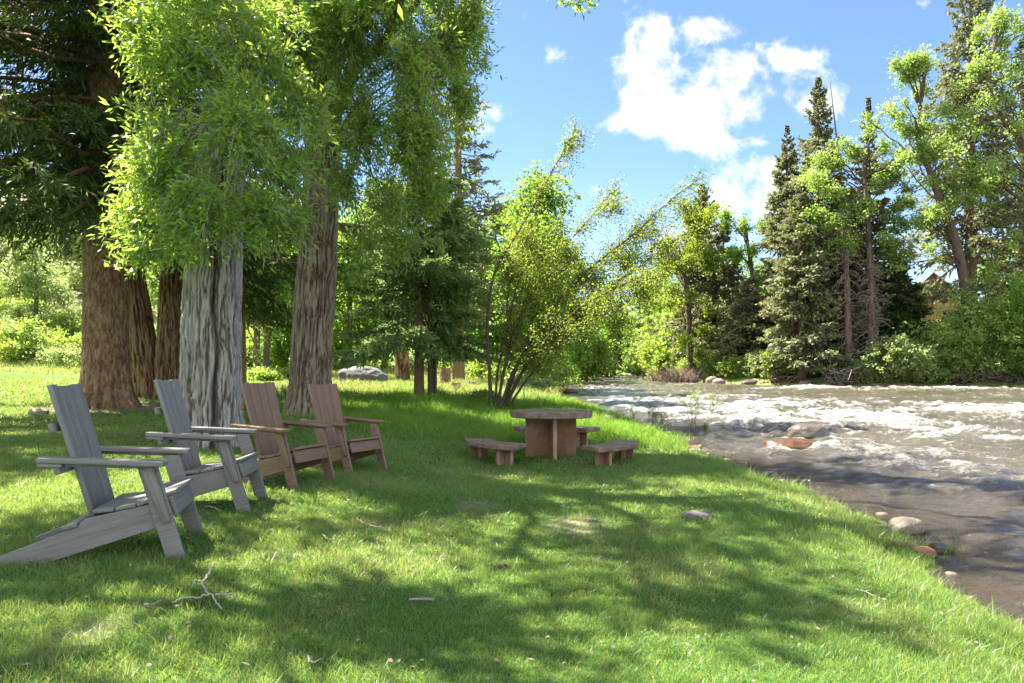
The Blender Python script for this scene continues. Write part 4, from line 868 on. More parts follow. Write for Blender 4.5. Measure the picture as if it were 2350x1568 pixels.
    for i, (px, d, w, h, n, m, lab) in enumerate((
        (2105, 50.2, 6.5, 4.0, 1500, M_SAGE, 'sunny yellow green willow bush sloping to the water left of the tallest bush'), (2235, 50.2, 7.5, 6.6, 2000, M_COTTON_FAR, 'tallest willow bush hiding the foot of the leaning cottonwood'),
        (2345, 49.6, 7.0, 7.4, 1700, M_ASPEN, 'deep green bush at the right edge above the dark roots'), (1988, 50.6, 2.3, 2.0, 420, M_SAGE, 'small pale bush in front of the dead trunks'), (2040, 51.5, 3.0, 1.6, 420, M_BUSH, 'low bush between the small pale bush and the willows'),
        (1905, 53.0, 3.6, 2.6, 620, M_BUSH, 'mid green bush left of the root tangle'), (1850, 54.0, 3.8, 2.8, 620, M_BUSH, 'bush under the bushy grey green spruce'), (1790, 55.4, 3.6, 2.5, 560, M_BUSH, 'pale leafy bush under the left end of the spruce cluster'),
        (1745, 57.0, 3.2, 2.2, 520, M_SAGE, 'light bush below the narrow poplar'), (1700, 58.5, 3.4, 2.0, 520, M_BUSH, 'low bush behind the pair of tan boulders'), (1655, 61.0, 3.6, 3.2, 560, M_BUSH, 'bush below the full spruce'),
        (1530, 68.0, 3.6, 3.6, 700, M_BUSH, 'round bright bush behind the brown brush'), (1490, 82.0, 3.6, 3.0, 420, M_BUSH, 'distant round bush above the rapids'), (1600, 63.5, 3.4, 2.6, 480, M_BUSH, 'bush behind the right end of the brown brush'))):
        d -= .5 if px > 2080 else 0
        shrub('bank_bush', lab, xat(px, d), d, w * 1.15, h * (1.4 if px > 2200 else 1.2), 400 + i, m, int(n * 1.7), .17, .11, 8, .55, G, depth=w * .7, lob=12)
    for i, (px, d, w, h, lab) in enumerate(((1565, 61.8, 4.0, 1.7, 'leafless reddish brown brush at the water edge'), (1520, 67, 2.4, 1.0, 'small heap of brown brush left of the larger one'))):
        x = xat(px, d); z = gz(x, d); t = thing('dry_brush', lab, 'shrub', (x, d, z)); n = 420
        S = np.stack([rng.normal(size=n) * w * .2, rng.normal(size=n) * w * .12, np.zeros(n)], 1); E_ = S * [1.6, 1.6, 1] + np.stack([rng.normal(size=n) * w * .16, rng.normal(size=n) * .4, h * (.35 + .65 * rng.random(n))], 1)
        v, q = tubes(limb_paths(rng, E_, S, 5, .15), np.tile(np.linspace(.028, .009, 5), (n, 1)), 3); g = Geo(); g.add(v, q, ft=np.repeat(rng.random(n), len(q) // n)); link('twigs', g.mesh('twigs', M_DRY, False, 'face'), t)
right_bank()

# ------------------------------------------------------------------ left bank background
def left_background():
    rng = np.random.default_rng(19)
    G = 'background trees beyond the lawn'
    def leafy(px, top, d, w, n, seed, lab, mat=M_ASPEN, tr=.16, L=.2, cbf=.15, py0=None, **kw):
        x = xat(px, d); z = gz(x, d); h = top_h(top, d, z)
        fs = np.linspace(cbf, .9, 8)
        w *= 1.35; n = int(n * 1.7)
        lb = [(x + rng.normal() * w * .26, d + rng.normal() * w * .28, z + h * f, w * (.45 + .2 * rng.random()) * (1.1 - .6 * abs(f - .45)), w * .45, h * .14) for f in fs]
        return broadleaf('broadleaf_tree', lab, 'tree', (x, d, z), [(x, d, z - .2), (x + .1, d, z + h * .5), (x, d, z + h * .95)], [tr, tr * .8, .03], lb, n, mat, M_BARK_TAN, seed, L=L, Wd=L * .7, ln=.7, nl=9, sub=40, gscale=.8, group=G, **kw)
    leafy(1195, 400, 39, 3.0, 2300, 501, 'tall dense light green poplar behind the leaning alder', M_ASPEN, .25, .19, .06, gap=.33)
    leafy(1135, 455, 42, 2.4, 1300, 502, 'poplar standing just left of the tall dense one', M_ASPEN, .2, .19, .06)
    leafy(1250, 500, 44, 2.2, 1100, 503, 'shorter poplar at the right shoulder of the tall dense one', M_ASPEN, .2, .2, .06)
    leafy(587, 420, 33, 2.2, 900, 504, 'background tree with a thin bare trunk, left one of a pair seen between the cottonwoods', M_ASPEN, .17, .17, .42)
    leafy(610, 440, 35, 2.2, 900, 505, 'background tree with a thin bare trunk, right one of a pair seen between the cottonwoods', M_ASPEN, .17, .17, .42)
    leafy(655, 560, 42, 3.0, 1200, 506, 'leafy tree filling the gap left of the brown cottonwood trunk', M_ASPEN)
    leafy(800, 470, 40, 3.0, 1300, 507, 'bright leafy tree behind the boulder', M_ASPEN)
    leafy(880, 500, 46, 3.2, 1300, 508, 'leafy tree between the boulder and the young spruce', M_BUSH)
    leafy(1010, 560, 44, 3.0, 1000, 509, 'leafy tree behind the sawn stump', M_BUSH)
    leafy(432, 480, 36, 2.4, 900, 510, 'thin tree seen right of the twin trunks', M_ASPEN, .18, .17, .4)
    leafy(745, 600, 50, 3.0, 900, 511, 'leafy tree just right of the brown cottonwood trunk', M_BUSH)
    leafy(80, 560, 44, 2.2, 480, 512, 'small tree with two bare stems on the brushy slope at the left', M_SAGE, .14, .16, .45)
    leafy(150, 470, 60, 3.4, 700, 513, 'pale tree high on the brushy slope', M_SAGE, .18, .2, .3)
    leafy(-40, 470, 55, 3.6, 800, 514, 'pale tree at the left edge of the slope', M_SAGE, .18, .2, .3)
    for i, (px, top, d, lab) in enumerate(((1300, 640, 68, 'far aspen at the left end of the upstream row'), (1335, 690, 74, 'far aspen second in the upstream row'), (1370, 660, 82, 'far aspen third in the upstream row'), (1280, 560, 58, 'taller far aspen behind the alder stems'), (1345, 730, 62, 'low leafy tree on the upstream shore'))):
        leafy(px, top, d, 2.4, 620, 520 + i, lab, M_ASPEN, .18, .24, .2)
    for i, (px, top, d, lab) in enumerate(((1392, 720, 84, 'dark far spruce on the upstream left shore'), (1410, 700, 95, 'second dark far spruce on the upstream left shore'), (1360, 740, 92, 'dark far spruce behind the aspen row'), (1100, 560, 46, 'dark spruce behind the leaning alder base'), (1150, 640, 40, 'low dark spruce behind the alder stems'), (760, 640, 56, 'dark spruce deep in the shade behind the boulder'), (560, 560, 52, 'dark spruce deep between the cottonwoods'))):
        x = xat(px, d); z = gz(x, d)
        conifer('spruce_tree', lab, (x, d, z), top_h(top, d, z), .4, 2.1, 540 + i, M_SPR_DARK, M_BARK_DARK, nbr=120, kst=16, spr=.7, spw=.15, trunk_r=.2, sprays=3)
    # bushes and brush
    G2 = 'bushes along the back edge of the lawn'
    spec = []
    for i in range(26):
        px = -120 + 30 * i + rng.normal() * 10; d = 37 + 5 * rng.random() + (6 if i % 2 else 0)
        spec.append((px, d, 3.2 + 2 * rng.random(), 1.7 + 1.5 * rng.random(), M_SAGE if (px < 430 and rng.random() < .7) else M_BUSH))
    spec += [(700, 34, 3, 1.1, M_BUSH), (620, 31, 3.2, .9, M_BUSH), (760, 40, 3.5, 2.4, M_BUSH), (980, 42, 4, 2.0, M_SAGE), (1060, 40, 4, 1.8, M_BUSH), (1120, 34, 3.0, 1.9, M_BUSH)]
    spec += [(-60 + 55 * i, 50 + 4 * (i % 3), 4.6, 3.2, M_SAGE) for i in range(9)] + [(-40 + 60 * i, 62 + 3 * (i % 2), 5.5, 3.6, M_SAGE) for i in range(8)]
    names = {id(M_SAGE): 'pale grey green bush', id(M_BUSH): 'fresh green bush'}
    order = sorted(range(len(spec)), key=lambda k: spec[k][0])
    for r, k in enumerate(order):
        px, d, w, h, m = spec[k]; x = xat(px, d)
        where = 'on the sunny slope left of the huge spruce' if px < 200 else 'seen behind the big trunks at the back of the lawn' if px < 430 else 'seen between the two cottonwood trunks' if px < 690 else 'at the back of the meadow behind the boulder and path'
        shrub('background_bush', names[id(m)] + ' ' + where, x, d, w, h, 600 + k, m, int(330 * w * h / 6) + 200, .13, .08, 8, .45, names[id(m)] + 'es ' + where, lob=8)
    for i, (px, py, d, w, h, lab) in enumerate(((1225, 870, 37, 3.6, 2.6, 'rounded bush overhanging the river where the meadow meets the water'), (1262, 880, 43, 2.6, 2.2, 'bush upstream of the rounded overhanging bush'), (1215, 910, 29.5, 2.4, .9, 'low grassy bush on the little point in the river'), (1290, 868, 55, 3, 2, 'distant bush on the left shore below the far aspens'), (1110, 930, 21, .8, .5, 'tiny leafy shrub at the foot of the alder'))):
        x = xat(px, d); shrub('river_bush', lab, x, d, w, h, 700 + i, M_BUSH if i != 2 else M_SAGE, 800 if i < 2 else 350, .12, .07, 8, .4)
left_background()
print('trees done')

# ------------------------------------------------------------------ lawn chairs
def bevel(o, w=.004):
    m = o.modifiers.new('bevel', 'BEVEL'); m.width = w; m.segments = 2; m.limit_method = 'ANGLE'; m.angle_limit = radians(40); return o
GR = np.random.default_rng(4)
def board(g, a, b, wdir, w0, w1, th):
    """one sawn board from a to b; wdir is the width direction, w0/w1 widths at both ends, th thickness"""
    a, b, wd = np.array(a, float), np.array(b, float), np.array(wdir, float)
    ax = b - a; L = np.linalg.norm(ax); ax /= L; wd = nrm(wd - ax * (wd @ ax)); tn = np.cross(ax, wd)
    V = []; gv = []; o = GR.random(3) * 20
    for e, p, w in ((0, a, w0), (1, b, w1)):
        for s, t in ((-1, -1), (1, -1), (1, 1), (-1, 1)):
            V.append(p + wd * s * w / 2 + tn * t * th / 2); gv.append(o + [e * L, s * w / 2, t * th / 2])
    Q = [(3, 2, 1, 0), (4, 5, 6, 7), (0, 1, 5, 4), (1, 2, 6, 5), (2, 3, 7, 6), (3, 0, 4, 7)]
    g.add(V, Q, gv=np.array(gv)); return g
def plate(g, prof, y0, y1):
    """side profile (x,z) extruded between y0 and y1"""
    n = len(prof); o = GR.random(3) * 20
    V = [(x, y, z) for y in (y0, y1) for x, z in prof]
    gv = np.array([o + [x * .97 + z * .25, z * .97 - x * .25, y] for x, y, z in V])
    Q = [(i, (i + 1) % n, n + (i + 1) % n, n + i) for i in range(n)]
    g.add(V, Q, gv=gv)
    g.add(np.zeros((0, 3)), np.zeros((0, 4), int))
    return g, n
def ngon_mesh(name, g, n, mat):
    """closes the two caps of a plate"""
    V = np.concatenate(g.v); gv = np.concatenate(g.gv)
    faces = [tuple(f) for f in np.concatenate(g.f)] + [tuple(range(n))[::-1], tuple(range(n, 2 * n))]
    me = bpy.data.meshes.new(name); me.from_pydata([tuple(v) for v in V], [], faces); me.update()
    a = me.attributes.new('grain', 'FLOAT_VECTOR', 'POINT'); a.data.foreach_set('vector', gv.ravel().astype(np.float32)); me.materials.append(mat)
    import bmesh as _b
    bm = _b.new(); bm.from_mesh(me); _b.ops.recalc_face_normals(bm, faces=bm.faces); bm.to_mesh(me); bm.free()
    return me
def make_chair(label, mat, loc, rz, group):
    t = thing('lawn_chair', label, 'chair', loc, rz, group)
    def part(name, g): return bevel(link(name, g.mesh(name, mat, False, 'grain'), t))
    # side rails running down to the ground behind
    rail = [(-.60, -.02), (-.43, -.02), (.30, .195), (.335, .352), (.25, .338), (-.13, .262), (-.17, .215), (-.60, .055)]
    for y in (-.30, .268):
        g, n = plate(Geo(), rail, y, y + .032); bevel(link('side_rail', ngon_mesh('side_rail', g, n, mat), t))
    for y in (-.334, .302):
        g, n = plate(Geo(), [(.335, -.03), (.445, -.03), (.275, .57), (.165, .57)], y, y + .032); bevel(link('front_leg', ngon_mesh('front_leg', g, n, mat), t))
    for s in (-1, 1):
        g = Geo(); board(g, (.225, s * .352, .565), (.335, s * .347, .23), (1, 0, .35), .07, .045, .030); part('arm_bracket', g)
        g = Geo(); board(g, (-.35, s * .352, .632), (.33, s * .365, .592), (0, 1, 0), .085, .125, .030)
        board(g, (-.345, s * .352, .604), (-.22, s * .352, .596), (0, 1, 0), .08, .08, .024); board(g, (-.21, s * .352, .598), (.29, s * .352, .568), (0, 1, 0), .022, .022, .022); part('armrest', g)
    # seat boards follow a shallow dish
    prof = [(-.085, .292), (.035, .300), (.155, .322), (.262, .355), (.378, .396)]
    g = Geo()
    for (x0, z0), (x1, z1) in zip(prof[:-1], prof[1:]):
        dx, dz = x1 - x0, z1 - z0; l = math.hypot(dx, dz); u = np.array([dx / l, 0, dz / l]); c = np.array([(x0 + x1) / 2, 0, (z0 + z1) / 2]) + np.array([-u[2], 0, u[0]]) * .012
        hw = .268 if x0 > .2 else .30
        board(g, c + [0, -hw, 0], c + [0, hw, 0], u, l - .007, l - .007, .024)
    part('seat', g)
    g = Geo(); board(g, (.352, -.268, .316), (.352, .268, .316), (-.28, 0, 1), .125, .125, .026); part('front_apron', g)
    # four back boards, the outer two turned in a little
    g = Geo(); A = np.array([-.105, 0, .185]); B = np.array([-.345, 0, 1.06]); ax = nrm(B - A)
    for i in range(4):
        q = i - 1.5; yb, yt = q * .108, q * .129; off = np.array([.007 * (abs(q) - .5) * 1.3, 0, 0]); tw = -q * .09 * (abs(q) > 1)
        board(g, A + [0, yb, 0] + off, B + [0, yt, 0] + off + ax * (.010 * (abs(q) > 1)), (-tw * (1 if q > 0 else 1), 1, 0), .104, .125, .030)
    part('backrest', g)
    g = Geo(); n_ = np.array([-ax[2], 0, ax[0]])
    c = A + ax * .66 + n_ * .036; board(g, c + [0, -.275, 0], c + [0, .275, 0], ax, .055, .055, .028)
    c = A + ax * .42 + n_ * .036; board(g, c + [0, -.385, 0], c + [0, .385, 0], ax, .075, .075, .030)
    c = A + ax * .03 + n_ * .036; board(g, c + [0, -.267, 0], c + [0, .267, 0], ax, .075, .075, .030); part('back_brace', g)
    g = Geo(); board(g, (-.205, -.31, .222), (-.205, .31, .222), (1, 0, .27), .085, .085, .024); part('rear_slat', g)
    return t
for (x, y, rz), m, lab, grp in (((-2.526, 4.432, .259), M_GREYWOOD, 'weathered grey slatted chair nearest the camera, its long back rail cut by the left edge', None),
                        ((-2.646, 5.917, .133), M_GREYWOOD, 'grey slatted chair in front of the pale cottonwood, beside the brown chairs', None),
                        ((-2.433, 7.253, -.347), M_BROWNWOOD, 'brown slatted chair between the grey chair and the other brown chair', None),
                        ((-2.103, 8.488, -.474), M_BROWNWOOD, 'farthest brown slatted chair, last of the row towards the table', None)):
    c = make_chair(lab, m, (x, y, 0), rz, 'slatted chairs in a row on the lawn')
    u = np.array([cos(rz), sin(rz)]); v = np.array([-sin(rz), cos(rz)])
    fl = np.mean([gz(*(np.array([x, y]) + u * .39 + v * s * .32)) for s in (-1, 1)])
    c.location.z = {4.432: .199, 5.917: .227, 7.253: .194, 8.488: .166}[y]
    c['_want'] = float(fl)
    print('chair', lab[:20], 'z', c.location.z, 'ground', fl)
    del c['_want']

# ------------------------------------------------------------------ stone table and benches
def slab_edge(rng, outline, z0, z1, rough=.012):
    """thick stone slab with a chipped edge; outline is (n,2)"""
    o = np.asarray(outline, float); seg = np.vstack([o, o[:1]]); out = []
    for a, b in zip(seg[:-1], seg[1:]):
        k = max(2, int(np.linalg.norm(b - a) / .03)); out += [a + (b - a) * i / k for i in range(k)]
    P = np.array(out); n = len(P); c = P.mean(0); N = nrm(P - c); V = []; levels = [(z1, .012), (z1 - .012, 0), ((z0 + z1) / 2, 0), (z0 + .012, .0), (z0, .012)]
    for zz, ins in levels:
        w = (fbm(P[:, 0] * 14, P[:, 1] * 14, zz * 30, 5, 3) - .5) * rough * 2.4
        V.append(np.column_stack([P + N * (w - ins)[:, None], np.full(n, zz)]))
    V = np.concatenate(V); F_ = []
    for l in range(len(levels) - 1):
        for i in range(n): j = (i + 1) % n; F_.append((l * n + i, (l + 1) * n + i, (l + 1) * n + j, l * n + j))
    return V, F_, tuple(range(n)), tuple(range((len(levels) - 1) * n, len(levels) * n))[::-1]
def poly_obj(name, V, faces, mats, parent, idx=None):
    import bmesh as _b
    me = bpy.data.meshes.new(name); me.from_pydata([tuple(v) for v in V], [], faces); me.update()
    for m in mats: me.materials.append(m)
    if idx is not None: me.polygons.foreach_set('material_index', np.asarray(idx, np.int32))
    bm = _b.new(); bm.from_mesh(me); _b.ops.recalc_face_normals(bm, faces=bm.faces); bm.to_mesh(me); bm.free()
    return link(name, me, parent)
def stone_plate(name, parent, c, ang, L, th, z0, z1, seed):
    """upright slab; broad faces red, narrow end faces a paler tan"""
    u = np.array([cos(ang), sin(ang)]); w = np.array([-sin(ang), cos(ang)]); c = np.asarray(c, float)
    q = [c + u * a * L / 2 + w * b * th / 2 for a, b in ((-1, -1), (1, -1), (1, 1), (-1, 1))]
    V = [(*p, z) for z in (z0, z1) for p in q]
    f = [(0, 1, 5, 4), (1, 2, 6, 5), (2, 3, 7, 6), (3, 0, 4, 7), (3, 2, 1, 0), (4, 5, 6, 7)]
    return bevel(poly_obj(name, V, f, [M_REDSTONE, M_TANEDGE], parent, [0, 1, 0, 1, 0, 0]), .008)
TX, TY = .64, 11.26
def stone_set():
    rng = np.random.default_rng(6); tz = gz(TX, TY) ; b = min(tz, .02)
    t = thing('stone_table', 'round red sandstone slab table on crossed stone uprights', 'table', (TX, TY, b))
    h = .775 - b
    a = np.arange(28) * 2 * pi / 28; r = .672 * (1 + .015 * np.cos(3 * a + 1))
    V, f, top, bot = slab_edge(rng, np.column_stack([np.cos(a) * r, np.sin(a) * r]), h - .105, h, .010)
    poly_obj('tabletop', V, f + [top, bot], [M_SLAB], t)
    ya = radians(6)
    stone_plate('pedestal_slab', t, (0, 0), ya, .84, .075, -.2, h - .106, 1)
    for s in (-1, 1): stone_plate('pedestal_fin', t, (-sin(ya) * s * .235, cos(ya) * s * .235), ya + pi / 2, .39, .065, -.2, h - .106, 2 + s)
    for ac, lab in ((211, 'curved stone bench at the left front of the stone table'), (-33, 'curved stone bench at the right front of the stone table, towards the river'), (82, 'curved stone bench behind the stone table, mostly hidden by its uprights')):
        acr = radians(ac); R0, R1, half = (.98, 1.42, .58 if ac > 0 else .54) if ac != 82 else (1.05, 1.5, .56)
        cx_, cy_ = TX + cos(acr) * 1.2, TY + sin(acr) * 1.2; z = gz(cx_, cy_); bh = .34
        bz = {211: -.02, -33: -.05, 82: .08}[ac]
        bt = thing('stone_bench', lab, 'bench', (TX, TY, bz), 0, 'curved stone benches round the table')
        aa = np.linspace(acr - half, acr + half, 15)
        out = np.vstack([np.column_stack([np.cos(aa) * R1, np.sin(aa) * R1]), np.column_stack([np.cos(aa[::-1]) * R0, np.sin(aa[::-1]) * R0])])
        V, f, top, bot = slab_edge(rng, out, bh - .075, bh, .010)
        poly_obj('bench_top', V, f + [top, bot], [M_SLAB], bt)
        for s in (-1, 1):
            al = acr + s * half * .60; pc = np.array([cos(al), sin(al)]) * (R0 + R1) / 2
            stone_plate('leg', bt, pc, al + pi / 2, .30, .07, -.25, bh - .076, 5)
            for k in (-1, 1): stone_plate('leg_fin', bt, pc + np.array([cos(al), sin(al)]) * k * .092, al, .108, .06, -.25, bh - .077, 6)
stone_set()

# ------------------------------------------------------------------ rocks
def rock(name, label, p, size, seed, mat, group=None, sink=.3, cat='rock', rz=0.0, sub=5, rough=.11):
    import bmesh as _b
    bm = _b.new(); _b.ops.create_icosphere(bm, subdivisions=sub, radius=1); V = np.array([v.co[:] for v in bm.verts])
    n = fbm(V[:, 0] * 1.3 + seed, V[:, 1] * 1.3, V[:, 2] * 1.3, seed, 4) - .5; n2 = fbm(V[:, 0] * 5, V[:, 1] * 5 + seed, V[:, 2] * 5, seed, 3) - .5
    pl = np.abs(V) ** 1.0; V = V * (1 + n * rough * 4 + n2 * rough * .5)[:, None]
    V = np.sign(V) * np.abs(V) ** .92 * np.array(size)
    V[:, 2] += size[2] * (1 - 2 * sink)
    for v, q in zip(bm.verts, V): v.co = q
    me = bpy.data.meshes.new(name); bm.to_mesh(me); bm.free(); me.polygons.foreach_set('use_smooth', np.ones(len(me.polygons), bool)); me.materials.append(mat)
    o = link(name, me, None, p); o.rotation_euler = (0, 0, rz); return tag(o, label, cat, group)
def rocks():
    x, y = xat(832, 28), 28.0; rock('boulder', 'large rounded grey granite boulder in the meadow', (x, y, gz(x, y) - .04), (.98, .75, .50), 3, M_GRANITE, sink=.2)
    (x0, y0, r0), (x1, y1, r1) = RIVER_ROCKS
    rock('river_rock', 'flat wet orange brown rock, nearer of the pair in the river', (x0, y0, zwater(0, y0) + .0), (.58, .42, .17), 5, M_WETROCK, sink=.22, rough=.09)
    rock('river_rock', 'wet grey brown rock just behind the flat orange one', (x1, y1, zwater(0, y1) + .02), (.44, .38, .27), 8, M_WETGREY, sink=.25, rough=.1)
    for px, d, sz, m, lab, s in ((1410, 50, (.34,.3,.19), M_WETGREY, 'small dark rock far up the river', 11), (1322, 29, (.55,.35,.10), M_WETROCK, 'low tan rock awash above the table', 12), (1365, 31, (.4,.3,.06), M_TANROCK, 'flat rock awash right of the low tan one', 19), (1310, 40, (.45,.35,.18), M_WETROCK, 'brown rock near the left shore below the point', 13)):
        rock('river_rock', lab, (xat(px, d), d, zwater(0, d)), sz, s, m, sink=.35)
    p = hit(1600, 1190); rock('lawn_rock', 'pale stone lying almost buried in the lawn right of the table', (p[0], p[1], p[2] + .02), (.15, .10, .05), 21, M_GRANITE, sink=.5)
    for px, py, sz, m, lab, s in ((2080, 1222, (.165,.13,.10), M_TANROCK, 'rounded tan stone at the water edge, largest of the three on the right shore', 22), (2120, 1278, (.10,.08,.055), M_REDSTONE, 'small reddish stone at the water edge in front of the tan one', 23), (2160, 1275, (.10,.09,.06), M_WETGREY, 'small dark wet stone beside the reddish one', 24), (1398, 966, (.17,.14,.10), M_TANROCK, 'stone on the grassy edge right of the table top', 25), (2065, 1255, (.12,.08,.03), M_WETROCK, 'flat orange stone below the rounded tan one', 26)):
        p = hit(px, py); z = max(p[2], zwater(0, p[1])); rock('shore_rock', lab, (p[0], p[1], z + .01), sz, s, m, sink=.3)
    x, y = xat(88, 15), 15.0; rock('lawn_rock', 'pale stone at the foot of the huge spruce by the nearest chair back', (x, y, gz(x, y) + .02), (.22, .15, .09), 31, M_TANROCK, sink=.3)
    G = 'rocks along the far waterline'
    for i, (px, d, w, h, m, lab) in enumerate(((1634, 57.6, .50, .50, M_TANROCK, 'taller of two tan boulders at the far waterline'), (1650, 57.0, .52, .36, M_TANROCK, 'lower of two tan boulders at the far waterline'), (1752, 55.0, .36, .2, M_TANROCK, 'small tan rock under the light bush'), (1722, 55.9, .7, .32, M_WETGREY, 'dark rock under the low bush'), (1848, 52.4, .48, .30, M_TANROCK, 'grey tan rock left of the root tangle'), (1888, 51.5, .5, .16, M_TANROCK, 'flat pale rock close to the root tangle'), (2065, 49.4, 1.0, .2, M_REDSTONE, 'long flat reddish rock at the water edge below the willows'), (2010, 50.0, .4, .2, M_GRANITE, 'small rock under the small pale bush'), (1780, 54.3, .4, .2, M_TANROCK, 'low rock right of the small tan one'), (2200, 48.6, .6, .2, M_WETGREY, 'dark rock in the shade below the tallest bush'))):
        rock('bank_rock', lab, (xat(px, d), d, zwater(0, d) + .03), (w, w * .7, h), 40 + i, m, G, .35, sub=4)
rocks()
def shore_pebbles():
    import bmesh as _b
    rng = np.random.default_rng(15); bm = _b.new(); _b.ops.create_icosphere(bm, subdivisions=2, radius=1); V0 = np.array([v.co[:] for v in bm.verts]); F0 = np.array([[v.index for v in f.verts] for f in bm.faces]); bm.free()
    y = 3 * np.exp(rng.random(5200) * math.log(9.)); x = np.interp(y, LEFT[:, 1], LEFT[:, 0]) + rng.normal(size=len(y)) * .3 + .22; s = river_sd(x, y)[0]
    ok = (s < -.12) & (s > -1.6); x, y = x[ok][:260], y[ok][:260]; n = len(x); g = Geo(); z = ground(x, y) - .01; r = .015 + .06 * rng.random(n) ** 3
    for i in range(n):
        sc = np.array([1, .6 + .4 * rng.random(), .45 + .25 * rng.random()]) * r[i]; a = rng.random() * 6.3; W_ = V0 * (1 + .25 * (fbm(V0[:, 0] * 1.4 + i, V0[:, 1] * 1.4, V0[:, 2] * 1.4, 3, 2) - .5)[:, None] * 2) * sc
        g.add(np.column_stack([W_[:, 0] * cos(a) - W_[:, 1] * sin(a) + x[i], W_[:, 0] * sin(a) + W_[:, 1] * cos(a) + y[i], W_[:, 2] + z[i] + r[i] * .2]), F0, ft=rng.random())
    m, t = mat_new('pebble'); at_ = t.n('ShaderNodeAttribute', attribute_name='tint').outputs['Fac']; ns = t.noise(t.n('ShaderNodeNewGeometry').outputs['Position'], 30, 4, .6)
    c = t.ramp(at_, [(0, (.10,.085,.07)), (.35, (.20,.13,.09)), (.65, (.24,.21,.18)), (1, (.14,.075,.05))]); c = t.mix(t.math('MULTIPLY', ns, .5), c, rgb(.12, .10, .08))
    t.n('ShaderNodeOutputMaterial', ins={0: t.n('ShaderNodeBsdfPrincipled', ins={'Base Color': c, 'Roughness': .55})})
    tag(link('shore_gravel', g.mesh('shore_gravel', m, True, 'face')), 'mixed cobbles and pebbles in the shallows along the grassy shore', 'gravel', kind='stuff')
shore_pebbles()

